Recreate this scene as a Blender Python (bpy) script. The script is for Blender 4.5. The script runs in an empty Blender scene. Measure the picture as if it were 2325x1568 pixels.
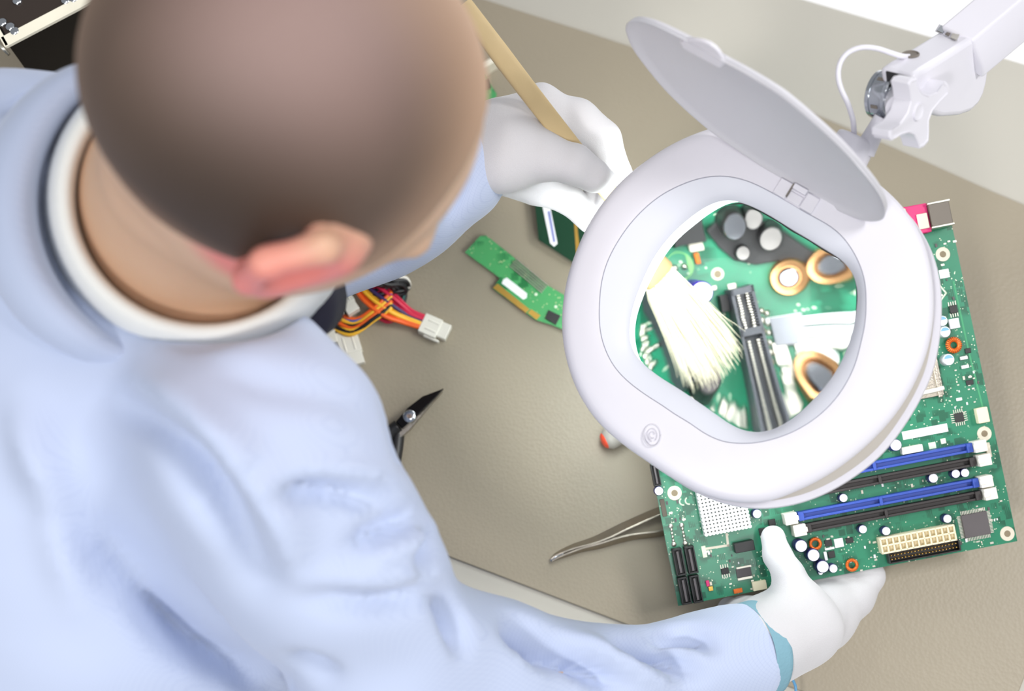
import bpy, bmesh, math, random
import numpy as np
from mathutils import Vector, Matrix

# ------------------------------------------------------------------ camera, world, lights, exposure
C = bpy.context.scene.collection
SC = bpy.context.scene
TH = math.radians(16.0); H = 1.02; FPX = 3229.0
ct, st = math.cos(TH), math.sin(TH)
CAM = np.array([0.0, 0.0, H])
cd = bpy.data.cameras.new('camera'); cam = bpy.data.objects.new('camera', cd); C.objects.link(cam)
cam.location = (0, 0, H); cam.rotation_euler = (TH, 0, 0)
cd.sensor_width = 36.0; cd.lens = 36.0 * FPX / 2325.0; cd.clip_start = 0.02; cd.clip_end = 60
cd.dof.use_dof = True; cd.dof.focus_distance = 0.93; cd.dof.aperture_fstop = (cd.lens / 1000.0) / 0.0128
cd.dof.aperture_blades = 0
SC.camera = cam
w = bpy.data.worlds.new('world'); SC.world = w; w.use_nodes = True
bg = w.node_tree.nodes['Background']; bg.inputs[0].default_value = (0.93, 0.96, 1.0, 1); bg.inputs[1].default_value = 0.32
SC.view_settings.view_transform = 'Standard'; SC.view_settings.look = 'None'
SC.view_settings.exposure = 0.3; SC.view_settings.gamma = 1.0; SC.view_settings.use_curve_mapping = False

def area(name, loc, target, size, power, col=(1, 1, 1)):
    l = bpy.data.lights.new(name, 'AREA'); l.shape = 'RECTANGLE'; l.size = size[0]; l.size_y = size[1]
    l.energy = power; l.color = col
    o = bpy.data.objects.new(name, l); C.objects.link(o); o.location = loc
    d = Vector(target) - Vector(loc); o.rotation_euler = d.to_track_quat('-Z', 'Y').to_euler()
    return o
# ceiling panels of the workshop
area('ceiling_panel_light', (-0.7, -1.2, 2.0), (0.1, 0.2, 0), (0.35, 0.35), 18.5, (1, 0.99, 0.97))
area('ceiling_panel_light', (1.5, 0.4, 2.3), (0.1, 0.2, 0), (0.6, 0.5), 26, (1, 0.985, 0.96))
area('ceiling_panel_light', (0.1, -0.4, 2.6), (0.1, 0.1, 0), (1.0, 0.8), 11, (1, 1, 1))
area('floor_fill_light', (1.3, 2.0, 0.5), (0.9, 1.3, -0.75), (1.2, 0.8), 16, (1, 1, 1))  # added lamp out of view, whitens the floor beyond the bench

# ------------------------------------------------------------------ geometry helpers
RX = np.array([[1, 0, 0], [0, ct, -st], [0, st, ct]])
def ray(px, py):
    return RX @ np.array([(px - 1162.5) / FPX, -(py - 784.0) / FPX, -1.0])
def W(px, py, d): return CAM + ray(px, py) * d                 # point at pixel and depth
def T(px, py, z=0.0):                                          # point at pixel on a level plane
    r = ray(px, py); return CAM + r * ((z - H) / r[2])
def CV(x, y, z): return RX @ np.array([x, y, z], float)        # direction given along camera axes
def unit(v): v = np.asarray(v, float); return v / np.linalg.norm(v)
def onplane(px, py, p0, n):
    r = ray(px, py); return CAM + r * (np.dot(p0 - CAM, n) / np.dot(r, n))

class M:
    def __init__(s): s.v = []; s.f = []
    def add(s, v, f):
        k = len(s.v); s.v += [tuple(map(float, p)) for p in v]; s.f += [tuple(i + k for i in q) for q in f]; return s
    def box(s, c, ax, h):
        c = np.asarray(c, float); a = [np.asarray(ax[i], float) * h[i] for i in range(3)]
        v = [c + i * a[0] + j * a[1] + k * a[2] for k in (-1, 1) for j in (-1, 1) for i in (-1, 1)]
        return s.add(v, [(0, 2, 3, 1), (4, 5, 7, 6), (0, 1, 5, 4), (2, 6, 7, 3), (0, 4, 6, 2), (1, 3, 7, 5)])
    def prism(s, poly, ext):
        n = len(poly); p = [np.asarray(q, float) for q in poly]; e = np.asarray(ext, float)
        return s.add(p + [q + e for q in p], [tuple(range(n)), tuple(range(2 * n - 1, n - 1, -1))] +
                     [(i, i + n, (i + 1) % n + n, (i + 1) % n) for i in range(n)])
    def loft(s, rings, cap0=False, cap1=False, closed=True):
        n = len(rings[0]); v = []; f = []
        for r in rings: v += list(r)
        m = n if closed else n - 1
        for k in range(len(rings) - 1):
            for i in range(m):
                j = (i + 1) % n; f.append((k * n + i, k * n + j, (k + 1) * n + j, (k + 1) * n + i))
        if cap0: f.append(tuple(range(n - 1, -1, -1)))
        if cap1: b = (len(rings) - 1) * n; f.append(tuple(range(b, b + n)))
        return s.add(v, f)
    def rev(s, p, ax, prof, n=24, cap0=True, cap1=True):       # profile [(height, radius)]
        ax = unit(ax); t = np.array([1, 0, 0]) if abs(ax[0]) < .8 else np.array([0, 1, 0])
        e1 = unit(np.cross(ax, t)); e2 = np.cross(ax, e1); p = np.asarray(p, float)
        R = [[p + ax * h + r * (math.cos(2 * math.pi * i / n) * e1 + math.sin(2 * math.pi * i / n) * e2) for i in range(n)] for h, r in prof]
        return s.loft(R, cap0, cap1)
    def cyl(s, a, b, r0, r1=None, n=20):
        a = np.asarray(a, float); b = np.asarray(b, float); r1 = r0 if r1 is None else r1
        return s.rev(a, b - a, [(0, r0), (np.linalg.norm(b - a), r1)], n)
    def tube(s, pts, r, n=10, sub=8, flat=None):
        P = smooth(pts, sub); rr = np.interp(np.linspace(0, 1, len(P)), np.linspace(0, 1, len(r)), r) if hasattr(r, '__len__') else [r] * len(P)
        up = np.array([0.13, 0.2, 0.97]) if flat is None else np.asarray(flat); R = []
        for i, p in enumerate(P):
            t = unit(P[min(i + 1, len(P) - 1)] - P[max(i - 1, 0)])
            e1 = unit(np.cross(t, up)); e2 = np.cross(e1, t)
            R.append([p + rr[i] * (math.cos(2 * math.pi * k / n) * e1 + math.sin(2 * math.pi * k / n) * e2) for k in range(n)])
        return s.loft(R, True, True)

def smooth(pts, sub=8):
    p = [np.asarray(q, float) for q in pts]
    if len(p) < 3: return [p[0] + (p[-1] - p[0]) * t for t in np.linspace(0, 1, sub + 1)]
    p = [2 * p[0] - p[1]] + p + [2 * p[-1] - p[-2]]; out = []
    for i in range(1, len(p) - 2):
        for k in range(sub):
            t = k / sub; a, b, c, d = p[i - 1:i + 3]
            out.append(.5 * (2 * b + (c - a) * t + (2 * a - 5 * b + 4 * c - d) * t * t + (3 * b - a - 3 * c + d) * t ** 3))
    return out + [p[-2]]

# ------------------------------------------------------------------ objects
def thing(name, label, cat, loc, group=None):
    o = bpy.data.objects.new(name, None); C.objects.link(o); o.location = tuple(loc); o.empty_display_size = 0.02
    o['label'] = label; o['category'] = cat
    if group: o['group'] = group
    return o
def wloc(o):
    p = Vector((0, 0, 0))
    while o is not None: p = p + o.location; o = o.parent
    return np.array(p)
def part(name, m, mt, parent=None, smooth_=False, bev=0.0, angle=None, label=None):
    off = wloc(parent) if parent is not None else np.zeros(3)
    me = bpy.data.meshes.new(name)
    if isinstance(m, M): v, f = np.array(m.v), m.f
    else: v, f = m
    me.from_pydata((np.asarray(v) - off).tolist(), [], f if isinstance(f, list) else f.tolist()); me.update()
    if isinstance(f, list):
        b_ = bmesh.new(); b_.from_mesh(me); bmesh.ops.recalc_face_normals(b_, faces=b_.faces); b_.to_mesh(me); b_.free()
    o = bpy.data.objects.new(name, me); C.objects.link(o); me.materials.append(mt)
    if parent is not None: o.parent = parent
    if bev > 0:
        b = o.modifiers.new('bevel', 'BEVEL'); b.width = bev; b.segments = 3; b.limit_method = 'ANGLE'; b.angle_limit = 0.6
        smooth_ = True; angle = angle or 0.7
    if smooth_:
        me.polygons.foreach_set('use_smooth', [True] * len(me.polygons))
        if angle: me.set_sharp_from_angle(angle=angle)
    if label: o['label'] = label
    return o
def solo(name, m, mt, label, cat, **k):
    g = k.pop('group', None); o = part(name, m, mt, None, **k); o['label'] = label; o['category'] = cat
    if g: o['group'] = g
    return o
def struct(name, m, mt, **k):
    o = part(name, m, mt, None, **k); o['kind'] = 'structure'; return o

# ------------------------------------------------------------------ materials
def srgb(r, g, b): return tuple(((c / 255) / 12.92 if c / 255 <= .04045 else ((c / 255 + .055) / 1.055) ** 2.4) for c in (r, g, b)) + (1,)
def mat(name, col, rough=0.5, metal=0.0, var=0.04, scale=60, bump=0.0, bscale=300, spec=0.5, sheen=0.0, coat=0.0, sss=0.0, emit=None):
    m = bpy.data.materials.new(name); m.use_nodes = True; nt = m.node_tree; b = nt.nodes['Principled BSDF']
    tc = nt.nodes.new('ShaderNodeTexCoord'); no = nt.nodes.new('ShaderNodeTexNoise'); no.inputs['Scale'].default_value = scale
    nt.links.new(tc.outputs['Object'], no.inputs['Vector'])
    mx = nt.nodes.new('ShaderNodeMix'); mx.data_type = 'RGBA'; mx.name = 'basecol'
    mx.inputs[6].default_value = tuple(c * (1 - var) for c in col[:3]) + (1,); mx.inputs[7].default_value = tuple(min(1, c * (1 + var)) for c in col[:3]) + (1,)
    nt.links.new(no.outputs[0], mx.inputs[0]); nt.links.new(mx.outputs[2], b.inputs['Base Color'])
    b.inputs['Roughness'].default_value = rough; b.inputs['Metallic'].default_value = metal
    b.inputs['Specular IOR Level'].default_value = spec; b.inputs['Coat Weight'].default_value = coat
    if sheen: b.inputs['Sheen Weight'].default_value = sheen
    if sss: b.inputs['Subsurface Weight'].default_value = sss; b.inputs['Subsurface Radius'].default_value = (.01, .005, .003); b.inputs['Subsurface Scale'].default_value = 1.0
    if bump:
        n2 = nt.nodes.new('ShaderNodeTexNoise'); n2.inputs['Scale'].default_value = bscale; nt.links.new(tc.outputs['Object'], n2.inputs['Vector'])
        bp = nt.nodes.new('ShaderNodeBump'); bp.inputs['Strength'].default_value = bump; bp.inputs['Distance'].default_value = .001
        nt.links.new(n2.outputs[0], bp.inputs['Height']); nt.links.new(bp.outputs[0], b.inputs['Normal'])
    if emit: b.inputs['Emission Color'].default_value = emit[0]; b.inputs['Emission Strength'].default_value = emit[1]
    return m

# ------------------------------------------------------------------ soft solids (smooth union of tapered limbs, meshed by surface nets)
def sdf_grid(prims, h, pad=0.02, post=None):
    pts = []
    for q in prims:
        if q[0] == 'c': pts += [(q[1], q[3]), (q[2], q[4])]
        elif q[0] == 'e': pts += [(q[1], max(q[3]))]
    lo = np.min([np.asarray(p) - r for p, r in pts], 0) - pad; hi = np.max([np.asarray(p) + r for p, r in pts], 0) + pad
    n = np.ceil((hi - lo) / h).astype(int) + 1
    X, Y, Z = np.meshgrid(*[lo[i] + h * np.arange(n[i]) for i in range(3)], indexing='ij')
    P = np.stack([X, Y, Z], -1).astype(np.float32)
    F = sdf(prims, P)
    if post is not None: F = post(P, F)
    return F, lo
def sdf(prims, P):
    F = None
    for q in prims:
        if q[0] == 'c':
            a, b = np.asarray(q[1], np.float32), np.asarray(q[2], np.float32); ab = b - a
            t = np.clip(((P - a) @ ab) / max(float(ab @ ab), 1e-9), 0, 1)
            d = np.linalg.norm(P - a - t[..., None] * ab, axis=-1) - (q[3] + (q[4] - q[3]) * t); k = q[5]
        else:                                                  # ellipsoid: centre, axes matrix rows, radii, k
            L = (P - np.asarray(q[1], np.float32)) @ np.asarray(q[2], np.float32).T; r = np.asarray(q[3], np.float32)
            k0 = np.linalg.norm(L / r, axis=-1); k1 = np.linalg.norm(L / (r * r), axis=-1) + 1e-9; d = k0 * (k0 - 1) / k1; k = q[4]
        if F is None: F = d
        elif k < 0:                                            # carve
            k = -k; hh = np.clip(.5 - .5 * (F + d) / k, 0, 1); F = F * (1 - hh) - d * hh + k * hh * (1 - hh)
        else:
            hh = np.clip(.5 + .5 * (F - d) / k, 0, 1); F = F * (1 - hh) + d * hh - k * hh * (1 - hh)
    return F
def nets(F, lo, h):
    ins = F < 0; nx, ny, nz = F.shape
    c = [ins[i:nx - 1 + i, j:ny - 1 + j, k:nz - 1 + k] for i in (0, 1) for j in (0, 1) for k in (0, 1)]
    s = sum(x.astype(np.int8) for x in c); act = (s > 0) & (s < 8)
    idx = -np.ones(act.shape, int); cells = np.argwhere(act); idx[act] = np.arange(len(cells))
    acc = np.zeros((len(cells), 3)); cnt = np.zeros(len(cells))
    for ax in range(3):
        for b in (0, 1):
            for cc in (0, 1):
                o0 = [0, 0, 0]; oth = [i for i in range(3) if i != ax]; o0[oth[0]] = b; o0[oth[1]] = cc
                o1 = list(o0); o1[ax] = 1
                f0 = F[tuple((cells + o0).T)]; f1 = F[tuple((cells + o1).T)]
                m = (f0 < 0) != (f1 < 0); t = np.where(m, f0 / np.where(m, f0 - f1, 1), 0)
                p = np.array(o0, float) + np.outer(t, np.eye(3)[ax]); acc[m] += p[m]; cnt[m] += 1
    V = lo + h * (cells + acc / cnt[:, None]); faces = []
    for ax in range(3):
        u, v = [i for i in range(3) if i != ax]
        a = [slice(0, n) for n in F.shape]; b = list(a); a[ax] = slice(0, -1); b[ax] = slice(1, None)
        A, B = ins[tuple(a)], ins[tuple(b)]; e = np.argwhere(A != B)
        e = e[(e[:, u] > 0) & (e[:, v] > 0) & (e[:, u] < F.shape[u] - 1) & (e[:, v] < F.shape[v] - 1)]
        du = np.zeros(3, int); du[u] = 1; dv = np.zeros(3, int); dv[v] = 1
        q = np.stack([idx[tuple((e - du - dv).T)], idx[tuple((e - dv).T)], idx[tuple(e.T)], idx[tuple((e - du).T)]], 1)
        flip = A[tuple(e.T)] ^ (ax == 1)
        q[~flip] = q[~flip][:, ::-1]; faces.append(q)
    return V, np.concatenate(faces)
def relax(V, Fc, it=2, lam=.5):
    E = np.concatenate([Fc[:, [0, 1]], Fc[:, [1, 2]], Fc[:, [2, 3]], Fc[:, [3, 0]]]); E = np.concatenate([E, E[:, ::-1]])
    for _ in range(it):
        S = np.zeros_like(V); n = np.zeros(len(V)); np.add.at(S, E[:, 0], V[E[:, 1]]); np.add.at(n, E[:, 0], 1)
        V = V * (1 - lam) + lam * S / n[:, None]
    return V
def normals(V, Fc):
    n = np.cross(V[Fc[:, 2]] - V[Fc[:, 0]], V[Fc[:, 3]] - V[Fc[:, 1]]); N = np.zeros_like(V)
    for k in range(4): np.add.at(N, Fc[:, k], n)
    return N / (np.linalg.norm(N, axis=1)[:, None] + 1e-12)
def toimg(V):
    q = (V - CAM) @ RX; d = -q[:, 2]
    return 1162.5 + FPX * q[:, 0] / d, 784 - FPX * q[:, 1] / d, d

# ------------------------------------------------------------------ shared materials
m_white = mat('white_plastic', srgb(226, 224, 232), .38, var=.01)
m_white2 = mat('matt_white_plastic', srgb(214, 212, 220), .5, var=.01)
m_bezel = mat('bezel_plastic', srgb(220, 222, 232), .45, var=.01)
m_groove = mat('dark_seam', srgb(120, 112, 104), .6)
m_dark = mat('black_plastic', srgb(30, 29, 30), .45, var=.1)
m_black = mat('black_connector_plastic', srgb(44, 38, 38), .5, var=.1)
m_chip = mat('chip_resin', srgb(88, 82, 84), .55)
m_chrome = mat('polished_metal', srgb(190, 194, 200), .16, 1.0, var=.08, scale=30)
m_steel = mat('brushed_steel', srgb(176, 168, 156), .28, 1.0, var=.12, scale=120, bump=.15, bscale=900)
m_tin = mat('tinned_metal', srgb(205, 202, 190), .35, 1.0, var=.1)
m_gold = mat('gold_plating', srgb(214, 170, 84), .35, .8, var=.1)
m_copper = mat('copper_winding', srgb(214, 104, 36), .35, .4, var=.35, scale=900)
m_cream = mat('cream_plastic', srgb(238, 226, 194), .45, var=.02)
m_ivory = mat('ivory_plastic', srgb(240, 234, 224), .4, var=.02)
m_blue = mat('blue_plastic', srgb(46, 76, 168), .4, var=.06)
m_navy = mat('blue_black_sleeve', srgb(38, 34, 96), .4)
m_paper = mat('white_label_paper', srgb(238, 238, 240), .6, var=.02)
m_magenta = mat('magenta_plastic', srgb(206, 36, 108), .4)
m_alu = mat('aluminium_can_top', srgb(232, 232, 240), .35, .55, var=.05)
m_ceramic = mat('pale_ceramic', srgb(216, 208, 190), .5, var=.08)
m_wood = mat('pale_bamboo', srgb(206, 182, 136), .55, var=.12, scale=40, bump=.3, bscale=150)

# ------------------------------------------------------------------ the setting: bench, antistatic mat, floor
def wob(m, name):                                              # stretch noise in one direction
    return m
m_bench = mat('cream_laminate', srgb(184, 180, 170), .5, var=.015, scale=8)
m_floor = mat('white_floor', srgb(253, 253, 253), .9, var=.004, scale=4)
m_mat = mat('grey_rubber_mat', srgb(156, 146, 128), .42, var=.03, scale=14, spec=.35)
nt = m_mat.node_tree
wv = nt.nodes.new('ShaderNodeTexVoronoi'); wv.inputs['Scale'].default_value = 420
tc = [n for n in nt.nodes if n.type == 'TEX_COORD'][0]; nt.links.new(tc.outputs['Object'], wv.inputs['Vector'])
bp = nt.nodes.new('ShaderNodeBump'); bp.inputs['Strength'].default_value = .22; bp.inputs['Distance'].default_value = .0006
nt.links.new(wv.outputs['Distance'], bp.inputs['Height']); nt.links.new(bp.outputs[0], nt.nodes['Principled BSDF'].inputs['Normal'])

def corner(a, b, c, d):                                        # where two level lines cross
    a, b, c, d = [np.asarray(p)[:2] for p in (a, b, c, d)]
    s = np.linalg.solve(np.stack([b - a, c - d], 1), c - a)[0]; p = a + s * (b - a); return np.array([p[0], p[1], 0.0])
F0, F1 = T(1052, 1276), T(1760, 1546)                          # front edge of the mat
R0, R1 = T(2312, 1568), T(2324, 1536)                          # right edge of the mat
B0, B1 = T(1090, 0), T(2325, 470)                              # back edge of the mat
E0, E1 = T(1840, 0), T(2325, 142)                              # back edge of the bench
fdir = unit(F1 - F0); fout = np.array([fdir[1], -fdir[0], 0.0])
if fout[1] > 0: fout = -fout
cFR = corner(F0, F1, R0, R1); cBR = corner(B0, B1, R0, R1)
cFL = F0 - fdir * 0.75; cBL = corner(B0, B1, cFL, cFL - fout * 1.0)
# the back edge of the mat is slightly bowed
bow = []
for s in np.linspace(0, 1, 25):
    p = cBR + (cBL - cBR) * s; bow.append(p)
for q in bow:
    s = np.dot(q - B0, unit(B1 - B0)) / np.linalg.norm(B1 - B0)
    q += -fout * (0.010 * math.sin(math.pi * min(1, max(0, s))))
matpoly = [cFL, cFR] + bow
bm = M().prism([p + [0, 0, .0004] for p in matpoly], [0, 0, .0022])
gm = part('work_mat', bm, m_mat, None, bev=.0008)
gm['label'] = 'grey-beige antistatic rubber mat covering the bench top'; gm['category'] = 'mat'
be0 = E0; be1 = E1; bdir = unit(E1 - E0)
tp = [F0 - fdir * 0.9 + fout * .075, cFR + fdir * .45 + fout * .075]
tpb0 = E1 + bdir * .9; tpb1 = E0 - bdir * 1.5
bench = M().prism([np.array([p[0], p[1], -.03]) for p in (tp[0], tp[1], tpb0, tpb1)], [0, 0, .03])
tb = thing('workbench', 'cream laminate workbench under the grey mat', 'table', (0, 0, -.75))
part('bench_top', bench, m_bench, tb, bev=.003)
cen = sum([tp[0], tp[1], tpb0, tpb1]) / 4
for p in (tp[0], tp[1], tpb0, tpb1):
    q = p + (cen - p) * .12
    part('leg', M().box([q[0], q[1], -.39], np.eye(3), [.03, .03, .36]), m_steel, tb, bev=.004)
struct('floor', M().prism([np.array(p, float) for p in ((-4, -4, -.77), (6, -4, -.77), (6, 6, -.77), (-4, 6, -.77))], [0, 0, .02]), m_floor)

# ------------------------------------------------------------------ magnifying lamp
LC = W(1695, 722, .872); LN = unit(CV(-.20, .10, .975))       # centre and normal of the lamp head
def LP(px, py, t): return onplane(px, py, LC + LN * t, LN)
CX, CY = 1695.0, 722.0; NPH = 200
def contour(pts):
    a = np.array([math.atan2(y - CY, x - CX) for x, y in pts]); r = np.array([math.hypot(x - CX, y - CY) for x, y in pts])
    o = np.argsort(a); a = a[o]; r = r[o]; a = np.r_[a[-6:] - 2 * math.pi, a, a[:6] + 2 * math.pi]; r = np.r_[r[-6:], r, r[:6]]
    ph = np.linspace(-math.pi, math.pi, 720, endpoint=False); q = np.interp(ph, a, r)
    k = np.exp(-.5 * (np.arange(-24, 25) / 7.0) ** 2); k /= k.sum()
    q = np.convolve(np.r_[q[-24:], q, q[:24]], k, 'valid')
    return np.interp(np.linspace(-math.pi, math.pi, NPH, endpoint=False), np.r_[ph, math.pi], np.r_[q, q[0]])
PH = np.linspace(-math.pi, math.pi, NPH, endpoint=False)
def LR(rad, t, sc=1.0, grow=0.0):
    return [LP(CX + (r * sc + grow) * math.cos(a), CY + (r * sc + grow) * math.sin(a), t) for r, a in zip(rad, PH)]
left = [(1600, 296), (1556, 313), (1515, 333.6), (1464, 368), (1433.5, 391), (1392.7, 430.5), (1374.8, 453.5), (1339, 504.5), (1314.8, 555.5), (1298, 599), (1286.8, 637), (1280, 680),
        (1276, 731), (1278, 772), (1285.5, 812.6), (1298, 856), (1316, 897), (1341.6, 937.7), (1367, 968), (1413, 1006.5), (1471.7, 1047), (1515, 1078), (1560, 1104)]
topr = [(1655, 281), (1720, 277), (1790, 288), (1860, 316), (1920, 355), (1981, 408), (2017, 436), (2045, 464), (2066, 490)]
S1 = contour(left + topr + [(1600, 1124), (1651, 1137), (1702, 1142), (1753, 1137), (1800, 1117), (1851, 1094.4), (1914.8, 1053.6), (1978.6, 1000), (2045, 923.5), (2088, 844), (2113.8, 763), (2120, 673), (2113, 609.6), (2100, 553)])
outr = [(1600, 1127), (1625.5, 1137), (1664, 1148.6), (1702, 1154.5), (1743, 1155), (1791, 1148.6), (1842, 1134.6), (1893, 1111.6), (1944, 1079.7), (2000, 1035), (2055, 964), (2093, 900.5), (2119, 844), (2131.6, 783), (2138, 699), (2136.7, 648), (2129, 609.6), (2113.8, 563.7), (2091, 523), (2068, 488)]
S2 = contour([(CX + (x - CX) * .985, CY + (y - CY) * .985) for x, y in left[:-2] + topr[:-1]] + outr)
seam = contour([(1660, 401), (1630, 399), (1591.6, 403.7), (1545.7, 420), (1502, 442), (1464, 472.6), (1433.5, 504.5), (1403, 548), (1382, 586), (1367, 632), (1362, 680), (1360.8, 718), (1363, 756.5), (1374.8, 794.8), (1392.7, 830.5), (1418, 858.6), (1453.9, 886.6), (1502, 917), (1566, 958), (1604, 986), (1630, 997.6), (1638, 1002), (1676.5, 1005.8), (1707, 1005.8), (1753, 996.8), (1816.8, 971), (1880.6, 922.9), (1924, 864), (1944, 818), (1953, 780), (1963, 737), (1965.8, 686), (1963, 635), (1950.5, 596.8), (1932.7, 563.7), (1909.7, 533), (1884, 512.7), (1851, 494.8), (1817.9, 477), (1775, 451), (1734, 428), (1696, 410)])
lpx = [(1459, 682.6), (1443.7, 731), (1442, 769), (1447.5, 800), (1459, 830.5), (1489.6, 851), (1540.6, 881.5), (1591.6, 917), (1637.6, 948), (1651, 962), (1681.6, 979), (1722, 986.6), (1758, 979), (1804, 948), (1855, 900), (1893, 854), (1919, 808), (1929, 780), (1939, 747), (1949, 681), (1948, 635), (1937.8, 609.6), (1922, 594), (1907, 584), (1871, 566), (1800, 523), (1739, 484), (1683, 456), (1660, 458.6), (1627, 476), (1579, 512), (1535.5, 550), (1505, 591), (1482, 632), (1461.5, 675)]
lens = contour(lpx)
bzl = contour([(1662, 449.6), (1617, 461), (1566, 497), (1515, 545), (1484.5, 586), (1461.5, 637), (1443.7, 678), (1431, 731), (1428, 764), (1433.5, 795), (1443.7, 818), (1459, 831), (1489.6, 851.5), (1540.6, 882), (1591.6, 918), (1637.6, 949), (1681.6, 981), (1722, 989), (1758, 981), (1804, 950), (1855, 902), (1893, 856), (1920, 809), (1930, 780), (1941, 747), (1951, 681), (1950, 635), (1939, 608), (1923, 592), (1907, 582), (1871, 563), (1800, 520), (1739, 480), (1688, 452)])
bzl = np.where(bzl < lens + 7, lens - 3.0, bzl)
kk = np.exp(-.5 * (np.arange(-6, 7) / 3.0) ** 2); kk /= kk.sum(); bzl = np.convolve(np.r_[bzl[-6:], bzl, bzl[:6]], kk, 'valid')
mm = .001
lamp = thing('magnifying_lamp', 'white magnifying lamp with open lid held over the green board', 'lamp', LC - LN * .02)
# upper shell: rounded edge, gently domed face, down to the seam
mixr = lambda a, b, t: a * (1 - t) + b * t
up = M().loft([LR(S1, -8 * mm, .955), LR(S1, -8 * mm, .985), LR(S1, -7 * mm), LR(S1, -2 * mm, 1.0), LR(S1, 1.5 * mm, .992), LR(S1, 3.6 * mm, .978), LR(S1, 5 * mm, .955)] +
              [LR(mixr(S1 * .955, seam, t), (5 + 2.4 * math.sin(t * math.pi / 1.6)) * mm) for t in (.15, .35, .55, .75, .92)] + [LR(seam, 7.2 * mm, 1, 1), LR(seam, 6.2 * mm, 1, .4), LR(seam, 4.4 * mm, 1, 1.5)])
head = part('upper_shell', up, m_white, lamp, smooth_=True, angle=1.0)
part('groove', M().loft([LR(S1, -7.6 * mm, .94), LR(S1, -8.3 * mm, .978), LR(S2, -10.9 * mm, .962)]), mat('shadow_gap_plastic', srgb(176, 170, 162), .6), lamp, smooth_=True)
lo_ = M().loft([LR(S2, -10.6 * mm, .958), LR(S2, -10.3 * mm, .970), LR(S2, -10.2 * mm, .994), LR(S2, -11.2 * mm, .998), LR(S2, -13 * mm, 1.0), LR(S2, -15.5 * mm, .997), LR(S2, -17.5 * mm, .985), LR(S2, -18.5 * mm, .96), LR(seam, -18.5 * mm, 1.12), LR(seam, -12.5 * mm, 1.10)])
part('lower_shell', lo_, m_white2, lamp, smooth_=True, angle=.9)
bz = M().loft([LR(seam, 3.0 * mm, 1, 8), LR(seam, 5.0 * mm, 1, 1.5), LR(seam, 5.6 * mm, 1, .6), LR(seam, 6.9 * mm, 1, -1.2), LR(mixr(seam, bzl, .3), 5.9 * mm), LR(mixr(seam, bzl, .7), 3.6 * mm), LR(bzl, 1.6 * mm, 1, 2.5), LR(bzl, .8 * mm)])
part('bezel', bz, m_bezel, lamp, smooth_=True, angle=1.1)
# glowing frosted collar of the LED ring: inner wall and underside ring
m_glow = mat('glowing_diffuser', srgb(240, 255, 252), .4, emit=((.86, 1.0, .98, 1), 1.9))
m_led = mat('led_ring_diffuser', srgb(240, 255, 252), .4, emit=((.93, 1.0, .985, 1), 15.0))
part('light_collar', M().loft([LR(bzl, .8 * mm), LR(mixr(bzl, lens, .6), -2 * mm), LR(lens, -5 * mm, 1, 0), LR(lens, -6.5 * mm, 1, 3)]), m_glow, lamp, smooth_=True)
part('light_ring', M().loft([LR(seam, -14.0 * mm, 1.09), LR(seam, -13.2 * mm, 1.0), LR(lens, -13.2 * mm, 1.07), LR(lens, -9 * mm, 1.03)]), m_led, lamp, smooth_=True, angle=.6)
# lens: two spherical faces cut to the rounded outline
RL = .262; NL = 1.75
tz = -6.0 * mm
lcen = sum(LR(lens, tz)) / NPH
hr = [np.asarray(p) for p in LR(lens, tz, 1, 2)]
def sag(d): return RL - math.sqrt(RL * RL - d * d)
SAG0 = .0112
rings_t, rings_b = [], []
for s in np.linspace(1, .02, 16):
    rt = [lcen + (p - lcen) * s for p in hr]
    rings_t.append([p + LN * (SAG0 - sag(np.linalg.norm(p - lcen))) for p in rt]); rings_b.append([p - LN * (SAG0 - sag(np.linalg.norm(p - lcen))) for p in rt])
ml = bpy.data.materials.new('lens_glass'); ml.use_nodes = True
g = ml.node_tree.nodes.new('ShaderNodeBsdfRefraction'); g.inputs['IOR'].default_value = NL; g.inputs['Roughness'].default_value = 0   # anti-reflection coated glass
tint = ml.node_tree.nodes.new('ShaderNodeLayerWeight'); tint.inputs[0].default_value = .2
cr = ml.node_tree.nodes.new('ShaderNodeMapRange'); cr.inputs[3].default_value = 1.0; cr.inputs[4].default_value = .96
ml.node_tree.links.new(tint.outputs[1], cr.inputs[0]); ml.node_tree.links.new(cr.outputs[0], g.inputs['Color'])
ml.node_tree.links.new(g.outputs[0], ml.node_tree.nodes['Material Output'].inputs[0])
lm = M().loft([r for r in rings_t[::-1]] + rings_b, True, True)
part('lens', lm, ml, lamp, smooth_=True, angle=1.0)

# ray through the lens to a plane (used to place what is seen inside the lens)
CT, CB = lcen + LN * (SAG0 - RL), lcen - LN * (SAG0 - RL)
def refr(d, n, e):
    c = -np.dot(d, n); k = 1 - e * e * (1 - c * c); return unit(e * d + (e * c - math.sqrt(k)) * n)
def through(px, py, p0, n0):
    d = unit(ray(px, py)); o = CAM
    b = np.dot(o - CT, d); t = -b - math.sqrt(b * b - (np.dot(o - CT, o - CT) - RL * RL)); p = o + d * t; n = unit(p - CT); d = refr(d, n, 1 / NL)
    b = np.dot(p - CB, d); t = -b + math.sqrt(b * b - (np.dot(p - CB, p - CB) - RL * RL)); p = p + d * t; n = unit(p - CB); d = refr(d, -n, NL)
    return p + d * (np.dot(p0 - p, n0) / np.dot(d, n0))

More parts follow.
